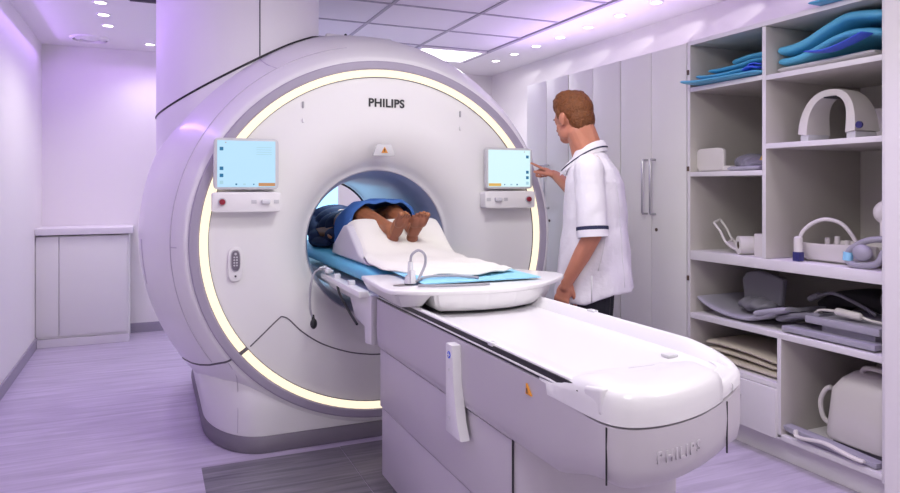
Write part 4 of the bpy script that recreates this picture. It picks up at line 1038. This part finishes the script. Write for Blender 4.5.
# head
hE(b, (0, .040, 1.660), (.075, .094, .092), 4); hE(b, (0, .075, 1.600), (.058, .062, .075)); hE(b, (0, .100, 1.553), (.034, .032, .026))
hE(b, (0, .112, 1.645), (.050, .028, .045)); hE(b, (-.033, .098, 1.605), (.022, .022, .022)); hE(b, (.033, .098, 1.605), (.022, .022, .022))
hE(b, (0, .138, 1.618), (.010, .014, .026)); hE(b, (0, .147, 1.603), (.013, .015, .011)); hE(b, (0, .132, 1.648), (.032, .010, .010))
hE(b, (0, .128, 1.578), (.022, .012, .012)); hE(b, (-.045, .06, 1.575), (.022, .04, .035)); hE(b, (.045, .06, 1.575), (.022, .04, .035))
for s in (-1, 1):
    hE(b, (s * .079, .040, 1.630), (.010, .019, .030)); hE(b, (s * .083, .032, 1.640), (.008, .016, .022))
caps(b, (0, .02, 1.44), .068, HM @ Vector((0, .015, 1.58)), .060); caps(b, (0, -.0, 1.47), .06, HM @ Vector((0, -.005, 1.60)), .056); caps(b, (-.03, .0, 1.42), .05, HM @ Vector((-.02, .01, 1.56)), .045); caps(b, (.03, .0, 1.42), .05, HM @ Vector((.02, .01, 1.56)), .045)
# trunk
ell(b, (0, -.005, 1.30), (.165, .105, .16)); ell(b, (0, .0, 1.12), (.145, .10, .16)); ell(b, (0, 0, .95), (.155, .11, .13)); caps(b, (-.13, -.01, 1.40), .055, (.13, -.01, 1.40), .055)
# legs
for s in (-1, 1):
    caps(b, (s * .085, 0, .90), .085, (s * .09, .005, .50), .055); caps(b, (s * .09, .005, .50), .054, (s * .095, -.015, .33), .052); caps(b, (s * .095, -.015, .33), .05, (s * .10, -.02, .10), .034)
    ell(b, (s * .10, .04, .045), (.038, .11, .035))
# left arm (hangs), right arm points
shL, elL, wrL = Vector((-.185, -.012, 1.395)), Vector((-.222, -.035, 1.085)), Vector((-.205, .085, .862))
caps(b, shL, .056, elL, .041); caps(b, elL, .041, elL.lerp(wrL, .4), .040); caps(b, elL.lerp(wrL, .4), .040, wrL, .0265)
hand(b, basis(wrL, (.06, .30, -1), (-1, .1, 0)), sx=1 if False else -1, curl=(.32, .38, .42, .48))
tip = RI @ Vector((1.970, 3.388, 1.458))
shR = Vector((.185, .01, 1.395))
wrR = RI @ Vector((2.035, 3.228, 1.362)); elR = RI @ Vector((2.02, 2.985, 1.255))
caps(b, shR, .055, elR, .042); caps(b, elR, .042, elR.lerp(wrR, .35), .040); caps(b, elR.lerp(wrR, .35), .039, wrR, .026)
yd = (tip - wrR); 
hand(b, basis(wrR, yd + Vector((0, 0, -.012)), Vector((0, -.35, 1))), sx=-1, curl=(.04, 1.15, 1.25, 1.3), scale=.94)
body = mobj('body', fuse(b, .0042, 3), 'skinm')
# face details
for s in (-1, 1):
    b = NB(); hE(b, (s * .030, .119, 1.628), (.011, .008, .008)); mobj('eye', b, 'eye')
b = NB(); hE(b, (0, .1385, 1.578), (.019, .006, .006)); mobj('lips', b, 'lip')
for s in (-1, 1):
    b = NB(); hE(b, (s * .030, .130, 1.650), (.018, .006, .0045)); mobj('eyebrow', b, 'hair')
# hair: full on top, short at back and sides
b = NB(); hE(b, (0, .042, 1.705), (.079, .098, .067), 4); hE(b, (0, .022, 1.672), (.081, .092, .080), 4); hE(b, (0, -.012, 1.625), (.070, .058, .075), 4); hE(b, (0, .088, 1.735), (.060, .048, .028)); hE(b, (-.02, .05, 1.745), (.05, .06, .030)); hE(b, (.02, .04, 1.748), (.045, .06, .026))
for s in (-1, 1): hE(b, (s * .070, .060, 1.665), (.011, .024, .035))
hb = fuse(b, .005, 2)
rr = random.Random(3)
HMi = HM.inverted()
dele = []
for v in hb.verts:
    q = HMi @ v.co
    n_ = .5 + .5 * math.sin(q.x * 210 + 40 * q.z) * math.sin(q.y * 170 + q.x * 90)
    d_ = (q - Vector((0, .03, 1.66))).normalized()
    amt = .004 * n_ * max(0, min(1, (q.z - 1.66) / .06)) + rr.uniform(-.0008, .0008)
    v.co += (HM.to_3x3() @ d_) * amt
    if q.y > .108 and q.z < 1.70: dele.append(v)
hair = mobj('hair', hb, 'hair')
# tunic
def er(z, rx, ry, cy=0, cx=0, n=40, e=2.3):
    return [(p[0], p[1], z) for p in sup(cx, cy, rx, ry, n, e)]
b = NB()
loft(b, [er(.765, .205, .182, -.012), er(.78, .207, .184, -.012), er(.87, .198, .175, -.014), er(.98, .188, .165, -.016), er(1.10, .178, .152, -.018), er(1.22, .183, .146, -.020), er(1.32, .190, .136, -.016), er(1.385, .172, .114, -.008), er(1.43, .118, .088, .0), er(1.480, .082, .068, .008)])
caps(b, (-.12, -.010, 1.370), .070, (-.168, -.012, 1.362), .070); caps(b, (.12, -.010, 1.370), .070, (.168, -.008, 1.362), .070)
def sleeve(bm_, A, B, f, r0, r1):
    E_ = A.lerp(B, f); caps(bm_, A, r0, A.lerp(B, .3), r0 * .98); n = 26; u, v = frame(B - A); R = []
    for t_, r in ((.05, r0 * .95), (.5, (r0 + r1) / 2), (1, r1)):
        c = A.lerp(E_, t_); R.append([c + u * math.cos(2 * PI * k / n) * r + v * math.sin(2 * PI * k / n) * r for k in range(n)])
    loft(bm_, R)
    return E_
eL = sleeve(b, shL + Vector((0, 0, -.01)), elL, .95, .068, .068); eR = sleeve(b, shR + Vector((0, 0, -.01)), elR, .80, .072, .066)
tb = fuse(b, .0065, 5)
for v in tb.verts:
    q = v.co; w = max(0, min(1, (1.36 - q.z) / .2)); v.co.z += max(0, min(1, (.95 - q.z) / .2)) * max(0, min(1, -q.y / .12)) * .05
    f_ = .0035 * math.sin(math.atan2(q.y, q.x) * 9 + q.z * 7) * max(0, min(1, (1.2 - q.z) / .3)) + .0018 * math.sin(q.z * 34 + q.x * 25 + q.y * 45)
    n_ = Vector((q.x, q.y, 0)).normalized() if abs(q.x) + abs(q.y) > .01 else Vector((0, 0, 1))
    v.co += n_ * f_ * (w + .25)
tun = mobj('tunic', tb, 'tunic')
def cuff(A, E_, r, w0, w1, nm, m, dr=.003):
    bb = NB(); t_ = (E_ - A).normalized(); u, v = frame(t_); n = 30
    prof_ = [(w0, r - .006), (w0, r + dr), (w1, r + dr), (w1, r - .006), (w0, r - .006)]
    loft(bb, [[E_ + t_ * s + u * math.cos(2 * PI * k / n) * q + v * math.sin(2 * PI * k / n) * q for k in range(n)] for s, q in prof_], cap=False)
    return mobj(nm, bb, m, tun, 40)
cuff(shL, eL, .0685, -.022, -.006, 'cuff_piping', 'piping', .0035); cuff(shL, eL, .0685, -.006, .026, 'cuff', 'tunic', .003)
cuff(shR, eR, .0665, -.022, -.006, 'cuff_piping', 'piping', .0035); cuff(shR, eR, .0665, -.006, .026, 'cuff', 'tunic', .003)
# collar with lapels: a folded band lying on the neckline
b = NB(); top2 = []; R = []
NC = 40
for k in range(NC + 1):
    a = rad(-62 + (360 - 56) * 0) ; 
    t_ = k / NC; a = rad(70) + t_ * rad(400 - 0 - 0) if False else rad(62) + t_ * rad(-304)
    # a = 90deg is the front; start right-front, pass the back, end left-front
    c, s = math.cos(a), math.sin(a)
    fr = .5 + .5 * s
    f2 = fr ** 1.7
    rin = .070; zin = 1.522 - .100 * f2
    rout = .082 + .030 * fr; zout = 1.474 - .130 * f2
    ci = Vector((c * rin * 1.05, .010 + s * rin + .020 * fr, zin)); co = Vector((c * rout * 1.20, .004 + s * rout + .040 * fr, zout))
    R.append((ci, co))
rings = []
for ci, co in R:
    md_ = ci.lerp(co, .5) + Vector((0, 0, .010)); dn = Vector((0, 0, -.012))
    rings.append([ci, md_, co + Vector((0, 0, .006)), co + dn * .3, md_ + dn, ci + dn])
loft(b, rings); colr = mobj('collar', b, 'tunic', tun, 60)
b = NB(); tube(b, [co.lerp(ci, .18) + Vector((0, 0, .0085)) for ci, co in R], .0052, 8, 0, flat=.6); mobj('collar_piping', b, 'piping', tun)
# side vent seam
tbv = BVHTree.FromObject(tun, bpy.context.evaluated_depsgraph_get())
def on_tunic(pts):
    out = []
    for p in pts:
        w_ = RM @ Vector(p) - parent_off(man); c_ = RM @ Vector((0, -.01, p[2])) - parent_off(man)
        d = (w_ - c_).normalized(); h = tbv.ray_cast(c_ + d * .6, -d)[0]
        if h is not None: out.append(RI @ (h + parent_off(man)))
    return out
for pts_, r_ in (([(-.16, -.16, 1.33), (-.14, -.16, 1.24), (-.13, -.17, 1.12), (-.13, -.18, .98), (-.13, -.19, .84)], .0016), ([(-.18, -.10, 1.12), (-.20, -.08, 1.0), (-.21, -.06, .92)], .0016)):
    q_ = on_tunic(smooth_path([Vector(p) for p in pts_], 3))
    if len(q_) > 3: b = NB(); tube(b, q_, r_, 6, 0); mobj('seam', b, 'bezel', tun)
b = NB(); tube(b, [(-.222 * .98, -.03, z) for z in (.78, .84, .90)], .003, 6, 0); mobj('side_vent', b, 'bezel', tun)
b = NB(); tube(b, [(-.085, -.145, 1.35), (-.09, -.158, 1.20), (-.095, -.172, 1.0), (-.10, -.19, .80)], .0022, 6); b.free()
# name badge
b = text_bm('NHS', .018, .0006, Matrix.Identity(4)); b.free()
# trousers and shoes
b = NB()
for s in (-1, 1):
    caps(b, (s * .085, -.01, .86), .098, (s * .095, .0, .50), .085); caps(b, (s * .095, 0, .50), .085, (s * .10, -.015, .13), .066)
ell(b, (0, -.01, .92), (.155, .12, .11)); tr = fuse(b, .008, 3)
for v in tr.verts: v.co.z = max(v.co.z, .075)
mobj('trousers', tr, 'trousers')
for s in (-1, 1):
    b = NB(); ell(b, (s * .10, .055, .040), (.047, .135, .038)); ell(b, (s * .10, -.03, .05), (.040, .05, .05)); caps(b, (s * .10, -.02, .06), .042, (s * .10, -.018, .10), .045)
    sb = fuse(b, .006, 2)
    for v in sb.verts: v.co.z = max(v.co.z, .0015)
    mobj('shoe', sb, 'shoe')

# ------------------------------------------------------------------ lights
def area(name, loc, rot, sx, sy, power, col, spread=180):
    l = bpy.data.lights.new(name, 'AREA'); l.shape = 'RECTANGLE'; l.size = sx; l.size_y = sy; l.energy = power; l.color = col; l.spread = rad(spread)
    o = bpy.data.objects.new(name, l); o.location = loc; o.rotation_euler = [rad(a) for a in rot]; COL.objects.link(o); return o
WH = (1, .975, .94); PU = (.58, .34, 1.0)
area('panel_lamp', (.485, .43, HC - .03), (0, 0, 0), .56, .5, 17, WH)
area('panel_lamp', (2.44, .43, HC - .03), (0, 0, 0), .56, .5, 17, WH)
area('panel_lamp', (1.145, 2.17, HC - .03), (0, 0, 0), .56, .5, 16, WH)
area('panel_lamp', (2.44, 5.78, HC - .03), (0, 0, 0), .56, .48, 12, WH)
# violet strips: on top of the cupboards, and high on the left wall
area('violet_strip', (2.95, 3.6, 2.14), (0, 150, 0), .12, 3.2, 9, (.66, .46, 1.0))
area('violet_strip', (XL + .06, 4.3, 2.46), (0, -40, 0), .06, 4.4, 13, (.5, .26, 1))
area('violet_strip', (.9, 6.6, 2.46), (-20, 0, 0), 2.6, .06, 5, PU)
for y in DR[:7]:
    l = bpy.data.lights.new('downlight_beam', 'SPOT'); l.energy = 3; l.color = (1, .95, .93); l.spot_size = rad(95); l.spot_blend = .6; l.shadow_soft_size = .03
    o = bpy.data.objects.new('downlight_beam', l); o.location = (3.06, y, HC - .012); COL.objects.link(o)
for y in (5.6, 5.05, 4.5, 3.95, 3.45, 2.95, 2.5):
    l = bpy.data.lights.new('wall_beam', 'SPOT'); l.energy = 22; l.color = (1, .95, 1); l.spot_size = rad(10.5); l.spot_blend = .5; l.shadow_soft_size = .012
    o = bpy.data.objects.new('wall_beam', l); o.location = (3.30, y - .35, HC - .02); COL.objects.link(o)
    o.rotation_euler = (Vector((3.45, y + .38, 2.375)) - o.location).to_track_quat('-Z', 'Y').to_euler()
for x, y in ((-.30, 5.09), (-.30, 5.44), (-.29, 5.80), (0, 6.42)):
    l = bpy.data.lights.new('downlight_beam', 'SPOT'); l.energy = 14; l.color = (1, .95, .93); l.spot_size = rad(130); l.spot_blend = .8; l.shadow_soft_size = .03
    o = bpy.data.objects.new('downlight_beam', l); o.location = (x, y, HC - .012); COL.objects.link(o)
for (x, y, e, a) in ((-.40, 4.3, 15, 62), (2.2, 1.7, 22, 80), (2.40, 2.35, 26, 60), (.1, 2.6, 12, 80)):  # unseen violet spots without fixtures, added to tint the floor and radiographer
    l = bpy.data.lights.new('added_violet_spot', 'SPOT'); l.energy = e; l.color = (.46, .22, 1); l.spot_size = rad(a); l.spot_blend = 1; l.shadow_soft_size = .06
    o = bpy.data.objects.new('added_violet_spot', l); o.location = (x, y, HC - .02); COL.objects.link(o)
# light inside the bore
area('bore_lamp', (CX, 4.4, 1.335), (0, 0, 0), .06, .8, 2.2, (.55, .78, 1))

w = bpy.data.worlds.new('room'); w.use_nodes = True; w.node_tree.nodes['Background'].inputs[0].default_value = (.5, .45, .6, 1); w.node_tree.nodes['Background'].inputs[1].default_value = .3; sc.world = w

# ------------------------------------------------------------------ camera
cam = bpy.data.cameras.new('camera'); co = bpy.data.objects.new('camera', cam); COL.objects.link(co)
cam.sensor_fit = 'HORIZONTAL'; cam.sensor_width = 36; cam.lens = 36 * 690 / 900
cam.shift_y = -(246.5 - 187) / 900
co.location = (0, 0, 1.3); co.rotation_euler = (PI / 2, 0, -math.atan(300 / 690)); cam.clip_start = .05
sc.camera = co
sc.view_settings.view_transform = 'Standard'; sc.view_settings.look = 'None'; sc.view_settings.gamma = 1; sc.view_settings.use_curve_mapping = False
sc.view_settings.exposure = 0.12
